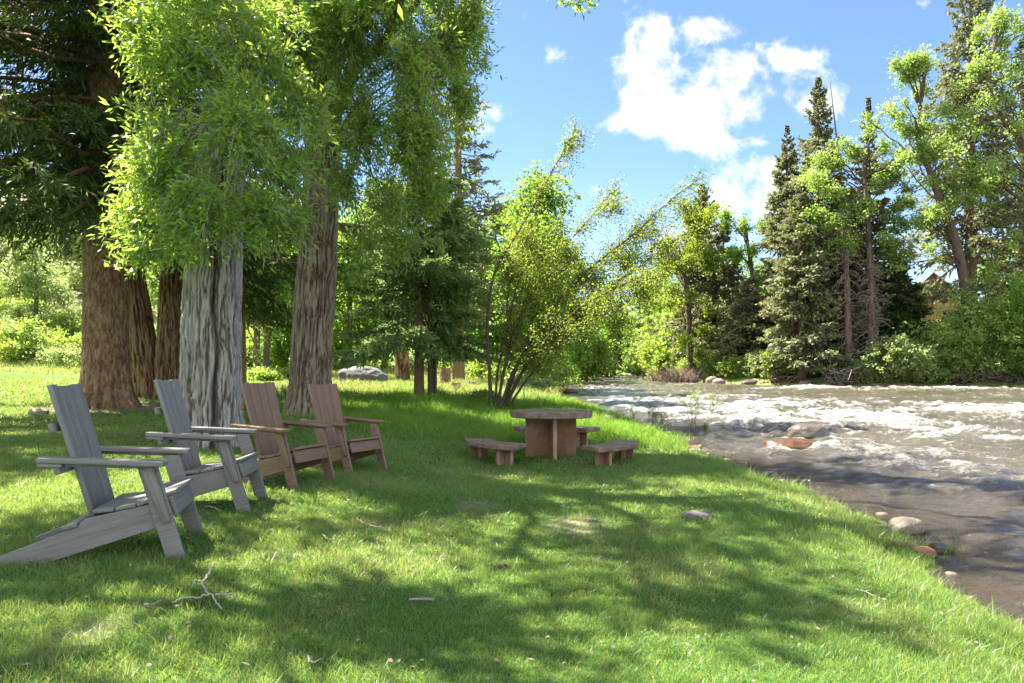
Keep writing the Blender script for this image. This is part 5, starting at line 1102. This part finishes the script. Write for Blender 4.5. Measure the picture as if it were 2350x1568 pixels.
# ------------------------------------------------------------------ small plants and wood
def wood_bits():
    rng = np.random.default_rng(23)
    def stick(name, label, strands, r, mat=M_TWIG, lift=.014, group=None):
        b = hit(*strands[0][0]); g = Geo(); t = None
        for st in strands:
            P = np.array([hit(*q) for q in st]) - b; P[:, 2] = [gz(*(p[:2] + b[:2])) - b[2] + lift + .012 * rng.random() for p in P]
            C = spline(P, 6 * len(st)); C += rng.normal(size=C.shape) * .0022
            v, q = tubes(C, np.linspace(r, r * .45, len(C)), 6); g.add(v, q, pt=.2 + .7 * rng.random(len(v)))
        return tag(link(name, g.mesh(name, mat, True, 'point'), None, tuple(b)), label, 'branch', group)
    stick('fallen_branch', 'forked pale fallen branch on the grass in front of the nearest chair', [[(490,1312),(478,1338),(466,1356),(474,1375),(488,1388),(498,1405),(508,1418)], [(466,1356),(448,1354),(439,1372)], [(492,1385),(515,1384),(535,1388),(546,1400)], [(484,1384),(455,1389),(420,1392),(395,1402)], [(515,1384),(524,1377)]], .0072, lift=.035)
    for s, lab in (([[(818,1202),(840,1212),(868,1222),(893,1232)], [(868,1222),(890,1224)]], 'thin bent twig on the shaded lawn in front of the brown chairs'), ([[(740,1240),(752,1250),(768,1253)]], 'short curved twig between the brown chairs and the bare patch'), ([[(705,1530),(718,1538),(738,1530)], [(712,1534),(708,1548)]], 'crooked little twig near the bottom edge'),
                   ([[(598,1098),(612,1112),(640,1110),(655,1102)], [(612,1112),(590,1108)]], 'fine dry twigs by the feet of the first brown chair'), ([[(1960,1368),(1985,1374),(2008,1382)], [(1985,1374),(2000,1366)]], 'dark little twig on the sloping lawn to the right'), ([[(470,1172),(492,1178),(505,1184)]], 'pale twig under the second grey chair front leg'), ([[(330,1406),(352,1402),(372,1398)]], 'pale straw stick left of the forked branch')):
        stick('fallen_twig', lab, s, .005, lift=.03)
    p = hit(1155, 1308) + np.array([0, 0, -.012]); g = Geo()
    for i in range(3):
        board(g, (-.045 + .01 * i, -.01, .035 + .007 * i), (.04 - .01 * i, .012, .030 + .007 * i), (0, 1, .3), .022, .012, .006)
    tag(link('bark_piece', g.mesh('bark_piece', M_BARK_BROWN, False, 'point'), None, tuple(p)), 'curled orange brown piece of bark on the sunny grass', 'bark')
    p = hit(968, 1393); v, q = tubes(np.array([(-.07, 0, .04), (0, .01, .045), (.07, .012, .04)]), np.array([.009, .010, .008]), 8); g = Geo(); g.add(v, q, pt=.3 + .7 * (rng.random(len(v)) > .5))
    tag(link('bark_piece', g.mesh('bark_piece', M_BARK_GREY, True, 'point'), None, tuple(p)), 'short mottled stick of bark lying in the shade', 'bark')
    # leaves and litter scattered on the grass: uncountable
    n = 600; x = rng.uniform(-4, 3, n); y = rng.uniform(2.6, 11, n); ok = river_sd(x, y)[0] > .5; x, y = x[ok], y[ok]
    P = np.stack([x, y, ground(x, y) + .025 + .015 * rng.random(len(x))], 1)
    v, q = leaves(P, rdir(rng, len(x)) * [1, 1, .15], nrm(rng.normal(size=P.shape) * .4 + np.array([0, 0, 1])), .02 + .03 * rng.random(len(x)), .010 + .012 * rng.random(len(x)), .3)
    g = Geo(); g.add(v, q, ft=rng.random(len(q))); tag(link('leaf_litter', g.mesh('leaf_litter', M_DRY, False, 'face')), 'dry leaf bits scattered over the lawn', 'leaf litter', kind='stuff')
    # stumps and rounds in the meadow
    def stump(label, px, py, d, r, h, mat, nth=30, name='tree_stump', lean=0):
        x = xat(px, d); z = gz(x, d); t = thing(name, label, 'stump' if name == 'tree_stump' else 'log', (x, d, z))
        g = bark_trunk([(0, 0, -.1), (lean * .5, 0, h * .5), (lean, 0, h)], [r * 1.12, r, r * .96], int(px), nth, 24, .02, 3, 2, .25, .3)
        link('bark', g.mesh('bark', mat, True, 'point'), t)
        a = np.arange(nth) * 2 * pi / nth; V = np.vstack([np.column_stack([lean + np.cos(a) * r * .97, np.sin(a) * r * .97, np.full(nth, h - .006)]), [[lean, 0, h + .004]]])
        c = Geo(); c.add(V, [(i, (i + 1) % nth, nth) for i in range(nth)], pt=rng.random(nth + 1)); link('cut_face', c.mesh('cut_face', M_CUT, False, 'point'), t)
    stump('tall sawn reddish stump in the meadow', 1021, 872, 28, .23, .72, M_BARK_RED)
    stump('sawn log round standing in the meadow grass, nearest of the rounds', 1046, 900, 24.5, .18, .30, M_CUT, name='log_round')
    stump('grey log round behind the nearest one', 1083, 888, 27, .18, .26, M_BARK_GREY, name='log_round')
    stump('small grey log round partly sunk in grass, farthest right of the rounds', 1122, 888, 28, .15, .2, M_BARK_GREY, name='log_round')
    stump('thick broken trunk foot in the meadow right of the boulder', 925, 872, 30, .30, 2.6, M_BARK_BROWN, lean=-.1)
    # mullein stalk
    d = 21.5; x = xat(1202, d); z = gz(x, d); t = thing('mullein_plant', 'single upright yellow green flower stalk on the grassy point left of the river', 'plant', (x, d, z))
    v, q = tubes(np.array([(0, 0, 0), (.01, 0, .25), (0, 0, .52)]), np.array([.012, .022, .008]), 7); g = Geo(); g.add(v, q, ft=.8); P = np.stack([rng.normal(size=160) * .012, rng.normal(size=160) * .012, .1 + .42 * rng.random(160)], 1)
    v, q = leaves(P, rdir(rng, 160) * [1, 1, .4], rdir(rng, 160), .035, .02); g.add(v, q, ft=.9); link('stalk', g.mesh('stalk', M_SAGE, False, 'face'), t)
    # broad weeds beside table and chairs
    for px, py, s, lab in ((1188, 1058, .12, 'broad leafed weed by the foot of the left stone bench'), (757, 1020, .16, 'bright weed in the grass between the two brown chairs'), (1240, 1085, .08, 'little weed in front of the table pedestal')):
        p = hit(px, py); k = 16; a = rng.random(k) * 6.3; D = np.stack([np.cos(a), np.sin(a), .5 + .5 * rng.random(k)], 1); v, q = leaves(np.tile([0, 0, .03], (k, 1)) + .2 * s * rng.normal(size=(k, 3)) * [1, 1, .3], D, np.tile([0, 0, 1.], (k, 1)) + .3 * rng.normal(size=(k, 3)), s * (.6 + .6 * rng.random(k)), s * .38)
        g = Geo(); g.add(v, q, ft=rng.random(k)); tag(link('weed_plant', g.mesh('weed_plant', M_ASPEN, False, 'face'), None, tuple(p)), lab, 'weed')
    # willow saplings standing in the shallows
    def sapling(px, py, h, n, seed, lab, leafy=1.0, spread=.25):
        r = np.random.default_rng(seed); p = hit(px, py); x, y = p[0], p[1]; z = zwater(0, y) - .05; t = thing('willow_sapling', lab, 'sapling', (x, y, z))
        a = r.random(n) * 6.3; E_ = np.stack([np.cos(a) * spread * r.random(n) * h, np.sin(a) * spread * r.random(n) * h, h * (.55 + .45 * r.random(n))], 1); S = np.stack([r.normal(size=n) * .04, r.normal(size=n) * .04, np.zeros(n)], 1)
        LP = limb_paths(r, E_, S, 8, .06); v, q = tubes(LP, np.tile(np.linspace(.009, .003, 8), (n, 1)), 4); m = n * 4
        kk = r.integers(0, n, m); ss = LP[kk, r.integers(3, 7, m)]; e2 = ss + nrm(rdir(r, m) * [1, 1, .3] + [0, 0, .7]) * (.12 + .22 * r.random((m, 1))) * h; L2 = limb_paths(r, e2, ss, 5, .1)
        g = Geo(); g.add(v, q, pt=.5 + 0 * v[:, 0]); v, q = tubes(L2, np.tile(np.linspace(.004, .002, 5), (m, 1)), 3); g.add(v, q, pt=.5 + 0 * v[:, 0]); link('stems', g.mesh('stems', M_BARK_DARK, True, 'point'), t)
        nl = int(20 * leafy); P = L2[:, r.integers(1, 5, nl)].reshape(-1, 3) + r.normal(size=(m * nl, 3)) * .02
        v, q = leaves(P, rdir(r, m * nl) + [0, 0, .3], rdir(r, m * nl), .045, .013); c = Geo(); c.add(v, q, ft=r.random(m * nl)); link('foliage', c.mesh('foliage', M_SAGE, False, 'face'), t)
    sapling(1586, 1008, 1.25, 7, 1, 'tallest leafy willow sapling standing in the shallows right of the table', 1.3)
    sapling(1640, 1000, .95, 6, 2, 'leaning willow sapling right of the tallest one', .8, .5)
    sapling(1500, 990, .75, 8, 3, 'sparse dark stemmed sapling in the water left of the tallest one', .7)
    sapling(1522, 995, .55, 6, 4, 'short reedy sapling close beside the sparse dark stemmed one', .6)
    sapling(1618, 1012, .28, 4, 5, 'tiny yellow green seedling at the lawn edge below the saplings', 1.5, .4)
    sapling(1455, 975, .6, 6, 6, 'thin reeds in the water just beyond the right bench', .5)
    for px, py, h, lab in ((2118, 1262, .30, 'dark grass stems rising from the water by the tan shore stone'), (2190, 1290, .30, 'dark grass stems in the water right of the small dark stone')):
        p = hit(px, py); n = 12; S = np.stack([rng.normal(size=n) * .05, rng.normal(size=n) * .04, np.full(n, -.05)], 1); E_ = S + np.stack([rng.normal(size=n) * .05, rng.normal(size=n) * .03, h * (.5 + .6 * rng.random(n))], 1)
        v, q = tubes(limb_paths(rng, E_, S, 5, .08), np.tile(np.linspace(.0035, .0012, 5), (n, 1)), 3); g = Geo(); g.add(v, q, ft=.1); tag(link('reed_clump', g.mesh('reed_clump', M_TALLG, False, 'face'), None, (p[0], p[1], max(p[2], zwater(0, p[1])))), lab, 'reeds')
    # drift wood on the far bank
    for px, d, w, h, n, mat, lab in ((1932, 50.6, 1.5, 1.7, 70, M_DEAD, 'tangle of bleached roots and branches at the far waterline'), (2215, 48.9, 1.8, .8, 40, M_BARK_DARK, 'dark exposed roots under the tallest bank bush'), (2320, 48.3, 2.2, 1.1, 45, M_BARK_DARK, 'dark overhanging roots and logs at the right edge of the far bank'), (1800, 54.0, 1.6, .8, 40, M_BARK_RED, 'brown driftwood under the bushes left of the grey tan rock')):
        x = xat(px, d); z = float(zwater(0, d)); S = np.stack([rng.normal(size=n) * w * .3, rng.normal(size=n) * .3, h * rng.random(n) * .8], 1); E_ = np.stack([S[:, 0] + rng.normal(size=n) * w * .5, rng.normal(size=n) * .5 - .3, h * rng.random(n) * .9], 1)
        v, q = tubes(limb_paths(rng, E_, S, 9, .3), np.linspace(1, .3, 9)[None, :] * (.03 + .06 * rng.random((n, 1))), 5); g = Geo(); g.add(v, q, pt=rng.random(len(v)))
        tag(link('driftwood', g.mesh('driftwood', mat, True, 'point'), None, (x, d, z)), lab, 'driftwood')
wood_bits()

# ------------------------------------------------------------------ buildings
def flat_mat(name, c, rough=.7, metal=0.0, stripes=None):
    m, t = mat_new(name); pos = t.n('ShaderNodeTexCoord').outputs['Object']; n = t.noise(pos, 2.5, 5, .6)
    col = t.mix(t.mapr(n, .35, .7), rgb(*[q * .8 for q in c]), rgb(*c)); nrm_ = None
    kw = {'Base Color': col, 'Roughness': rough, 'Metallic': metal}
    if stripes:
        sx = t.n('ShaderNodeSeparateXYZ', ins={0: pos}).outputs[stripes[0]]
        s = t.math('FRACT', t.math('MULTIPLY', sx, stripes[1])); s = t.mapr(t.math('ABSOLUTE', t.math('SUBTRACT', s, .5)), .40, .46)
        kw['Base Color'] = t.mix(t.math('MULTIPLY', s, .6), col, rgb(*[q * .35 for q in c]))
        kw['Normal'] = t.n('ShaderNodeBump', ins={'Strength': .7, 'Distance': .03, 'Height': s})
    t.n('ShaderNodeOutputMaterial', ins={0: t.n('ShaderNodeBsdfPrincipled', ins=kw)}); return m
def boxg(g, x0, x1, y0, y1, z0, z1):
    V = [(x, y, z) for z in (z0, z1) for x, y in ((x0, y0), (x1, y0), (x1, y1), (x0, y1))]
    g.add(V, [(3, 2, 1, 0), (4, 5, 6, 7), (0, 1, 5, 4), (1, 2, 6, 5), (2, 3, 7, 6), (3, 0, 4, 7)]); return g
def buildings():
    d = 74.0; px = 2142; x = xat(px, d); z = gz(x, d); rz = radians(-24)
    t = thing('wooden_house', 'tan board-sided house with a pale metal gable roof behind the far-bank trees', 'house', (x, d, z - .3), rz)
    wall = flat_mat('tan_boards', (.42, .25, .12), .8, 0, (0, 3.2)); roof = flat_mat('metal_roof', (.46, .42, .38), .45, .2, (1, 1.6)); dark = flat_mat('dark_trim', (.05, .045, .04)); glass = flat_mat('window_glass', (.03, .035, .04), .1)
    ez = top_h(700, d, z - .3); rg = top_h(628, d, z - .3); hw = 3.4; dp = 10.
    # gable end faces the river (local -y)
    V = [(-hw, 0, 0), (hw, 0, 0), (hw, 0, ez), (0, 0, rg - .12), (-hw, 0, ez), (-hw, dp, 0), (hw, dp, 0), (hw, dp, ez), (0, dp, rg - .12), (-hw, dp, ez)]
    poly_obj('wall', V, [(0, 1, 2, 3, 4), (6, 5, 9, 8, 7), (1, 6, 7, 2), (5, 0, 4, 9)], [wall], t)
    sl = (rg - ez) / hw; o = .7
    g = Geo()
    for s in (-1, 1):
        a = np.array([0, -o, rg]); b_ = np.array([s * (hw + o), -o, rg - sl * (hw + o)]); th = np.array([0, 0, .16]); L = np.array([0, dp + 2 * o, 0])
        V = [a, b_, b_ + L, a + L, a + th, b_ + th, b_ + L + th, a + L + th]; g.add(V, [(3, 2, 1, 0), (4, 5, 6, 7), (0, 1, 5, 4), (1, 2, 6, 5), (2, 3, 7, 6), (3, 0, 4, 7)])
    link('roof', g.mesh('roof', roof, False, None), t)
    g = Geo()
    for s in (-1, 1):
        a = np.array([0, -o - .05, rg - .16]); b_ = np.array([s * (hw + o), -o - .05, rg - sl * (hw + o) - .16]); V = [a, b_, b_ + [0, 0, .3], a + [0, 0, .3], a + [0, .045, 0], b_ + [0, .045, 0], b_ + [0, .045, .3], a + [0, .045, .3]]; g.add(V, [(0, 1, 2, 3), (7, 6, 5, 4), (0, 4, 5, 1), (3, 2, 6, 7), (1, 5, 6, 2), (0, 3, 7, 4)])
    link('fascia', g.mesh('fascia', dark, False, None), t)
    wz = top_h(672, d, z - .3)
    for i, (wx, w_, zz, hh) in enumerate(((.55, 1.0, wz - .35, .9), (-1.4, 1.1, wz - 3.6, 1.5), (1.4, 1.1, wz - 3.6, 1.5))):
        w = link('window', boxg(Geo(), wx - w_ / 2, wx + w_ / 2, -.06, .05, zz, zz + hh).mesh('window', dark, False, None), t)
        link('pane', boxg(Geo(), wx - w_ / 2 + .09, wx + w_ / 2 - .09, -.075, -.05, zz + .09, zz + hh - .09).mesh('pane', glass, False, None), w)
    # small open pavilion at the head of the river
    d = 118.; x = xat(1452, d); z = top_h(857, d, 0); t = thing('pavilion', 'small red brown open shelter far up the river', 'shelter', (x, d, z))
    rw = flat_mat('pavilion_red', (.20, .075, .05)); pale = flat_mat('pavilion_posts', (.5, .42, .33))
    link('roof', boxg(Geo(), -1.25, 1.25, -.9, .9, 1.3, 1.62).mesh('roof', rw, False, None), t)
    for px_ in (-.95, -.3, .35, .95): link('post', boxg(Geo(), px_ - .07, px_ + .07, -.7, -.56, -1.5, 1.3).mesh('post', pale, False, None), t)
    link('back_wall', boxg(Geo(), -1.05, 1.05, .55, .65, -1.5, 1.29).mesh('back_wall', rw, False, None), t)
    link('floor_slab', boxg(Geo(), -1.3, 1.3, -.9, .9, -1.6, .02).mesh('floor_slab', pale, False, None), t)
buildings()

# ------------------------------------------------------------------ grass
def blades(rng, x, y, hgt, wid, lean=.5, curl=.35):
    n = len(x); z = ground(x, y) - .008
    a = rng.random(n) * 2 * pi; la = rng.random(n) * 2 * pi; ll = np.abs(rng.normal(size=n)) * lean
    S = np.stack([np.cos(a), np.sin(a), np.zeros(n)], 1); B = np.stack([x, y, z], 1)
    T = np.stack([np.cos(la) * ll, np.sin(la) * ll, np.ones(n)], 1); h = hgt[:, None]; w = wid[:, None]
    M = B + T * h * .5 * [1, 1, 1]; E_ = B + T * h * [1.25, 1.25, 1] + np.stack([np.cos(la), np.sin(la), -.35 * np.ones(n)], 1) * h * curl * rng.random((n, 1))
    V = np.stack([B - S * w / 2, B + S * w / 2, M + S * w * .42, M - S * w * .42, E_], 1).reshape(-1, 3)
    k = np.arange(n)[:, None] * 5
    return V, np.hstack([k, k + 1, k + 2, k + 3]), np.hstack([k + 3, k + 2, k + 4])
TRUNKS = [(xat(487, 10.5), 10.5, .46), (xat(708, 15.2), 15.2, .62), (xat(242, 17), 17, 1.2), (TX, TY, .0)]
def scatter(rng, y0, y1, dens, xl, xr, mask):
    """positions with the given density between two depth lines"""
    out = []
    A = (y1 - y0) * (xr - xl); n = int(A * dens); x = rng.uniform(xl, xr, n); y = rng.uniform(y0, y1, n)
    ok = np.abs(x) < .80 * y + 1.6
    x, y = x[ok], y[ok]; s, isl = river_sd(x, y); ok = (s > .06) & isl
    for tx, ty, tr in TRUNKS: ok &= np.hypot(x - tx, y - ty) > tr
    x, y = x[ok], y[ok]; keep = rng.random(len(x)) < mask(x, y); return x[keep], y[keep]
def build_grass():
    rng = np.random.default_rng(88); g = Geo()
    bare = lambda x, y: 1 - .93 * dirt_mask(x, y)
    for y0, y1, dens, h0, w0 in ((2.3, 4.0, 11000, .042, .0034), (4.0, 6.0, 7500, .044, .0042), (6.0, 9.0, 4200, .048, .0058), (9.0, 13.0, 2100, .052, .0085), (13.0, 19.0, 900, .06, .013), (19, 30, 330, .075, .022)):
        x, y = scatter(rng, y0, y1, dens, -.80 * y1 - 1.6 if y1 < 12 else -.78 * y1 - 1, 4.2, bare)
        tall = sstep(12, 14.5, y) * (x > -3.2); m = (rng.random(len(x)) > tall); x, y = x[m], y[m]
        pat = fbm(x * 1.6, y * 1.6, 0, 41, 3); pat2 = fbm(x * .5, y * .5, 0, 43, 3); edge = sstep(1.2, .1, river_sd(x, y)[0])
        hh = h0 * (.5 + .9 * rng.random(len(x)) + .9 * (rng.random(len(x)) > .96)) * (.55 + 1.1 * pat) * .82 * (1 + 1.9 * edge * rng.random(len(x)) ** 2)
        V, q, tr = blades(rng, x, y, hh, w0 * (.7 + .6 * rng.random(len(x))))
        tint = np.clip(.05 + 1.1 * (pat2 - .3) + .7 * rng.random(len(x)) * (pat + .25) + .25 * edge, 0, .92)
        tint = np.where(rng.random(len(x)) < .035 + .22 * sstep(.60, .75, fbm(x * 1.1, y * 1.1, 0, 49, 3)), 1.0, tint)
        n0 = g.n; g.add(V, q, ft=tint); g.f.append(tr + n0); g.ft.append(tint)
    for tx, ty, tr in TRUNKS[:3] + [(xat(962, 21), 21, .15), (xat(1146, 19), 19, .25)]:            # longer grass the mower misses round the trunks
        n = int(420 * max(tr, .3)); a = rng.random(n) * 2 * pi; r = tr * (.95 + .35 * rng.random(n)); x = tx + np.cos(a) * r; y = ty + np.sin(a) * r
        V, q, tr_ = blades(rng, x, y, .05 + .12 * rng.random(n), .008 + .004 * rng.random(n), .4, .6); n0 = g.n; ti = rng.random(n) * .85; g.add(V, q, ft=ti); g.f.append(tr_ + n0); g.ft.append(ti)
    # f and ft lists stay in step because quads and triangles were appended in pairs
    tag(link('lawn_grass', g.mesh('lawn_grass', M_GRASS, False, 'face')), 'short mown lawn grass under the chairs and table', 'grass', kind='stuff')
    g = Geo()
    for y0, y1, dens in ((11.5, 16, 620), (16, 23, 420), (23, 27, 150)):
        x, y = scatter(rng, y0, y1, dens, -6.0, 4.2, bare)
        w = np.where(y < 15, sstep(11.8, 14, y + .9 * (fbm(x, y, 0, 2, 2) - .5) + .35 * np.minimum(x + 2.5, 0)), 1) * sstep(-6, -3.4, x); m = rng.random(len(x)) < w; x, y = x[m], y[m]
        pat = fbm(x * 1.1, y * 1.1, 0, 45, 3)
        V, q, tr = blades(rng, x, y, (.13 + .22 * rng.random(len(x))) * (.35 + 1.0 * pat), .010 * (.7 + .8 * rng.random(len(x))), .32, .6); ti = np.clip(.1 + pat * .6 + .4 * rng.random(len(x)), 0, 1)
        n0 = g.n; g.add(V, q, ft=ti); g.f.append(tr + n0); g.ft.append(ti)
    for px, py in ((1130, 1020), (1165, 1045), (1100, 1048), (1420, 985), (1320, 1000), (1045, 985)):       # unmown tufts
        p = hit(px, py); n = 60; x = p[0] + rng.normal(size=n) * .12; y = p[1] + rng.normal(size=n) * .12
        V, q, tr = blades(rng, x, y, .14 + .14 * rng.random(n), np.full(n, .008), .5, .7); n0 = g.n; g.add(V, q, ft=.7); g.f.append(tr + n0); g.ft.append(np.full(n, .7))
    tag(link('tall_grass', g.mesh('tall_grass', M_TALLG, False, 'face')), 'taller unmown grass around the alder and young spruces', 'grass', kind='stuff')
    g = Geo()
    for y0, y1, dens, hm in ((22, 30, 190, .24), (30, 40, 90, .34), (40, 52, 36, .45)):
        x, y = scatter(rng, y0, y1, dens, -.8 * y1, 6, bare)
        m = rng.random(len(x)) < np.where(x < -9, sstep(31, 36, y), .9); x, y = x[m], y[m]
        pat = fbm(x * .6, y * .6, 0, 47, 3)
        V, q, tr = blades(rng, x, y, hm * (.5 + .9 * rng.random(len(x))) * (.4 + pat), .02 + .02 * rng.random(len(x)), .35, .5); ti = np.clip(pat * .8 + .5 * rng.random(len(x)) - .1, 0, 1)
        n0 = g.n; g.add(V, q, ft=ti); g.f.append(tr + n0); g.ft.append(ti)
    tag(link('meadow_grass', g.mesh('meadow_grass', M_MEADOW, False, 'face')), 'pale seeding meadow grass behind the young spruces and along the slope', 'grass', kind='stuff')
build_grass()
print('polys', sum(len(o.data.polygons) for o in bpy.data.objects if o.type == 'MESH'), 'objects', len(bpy.data.objects))
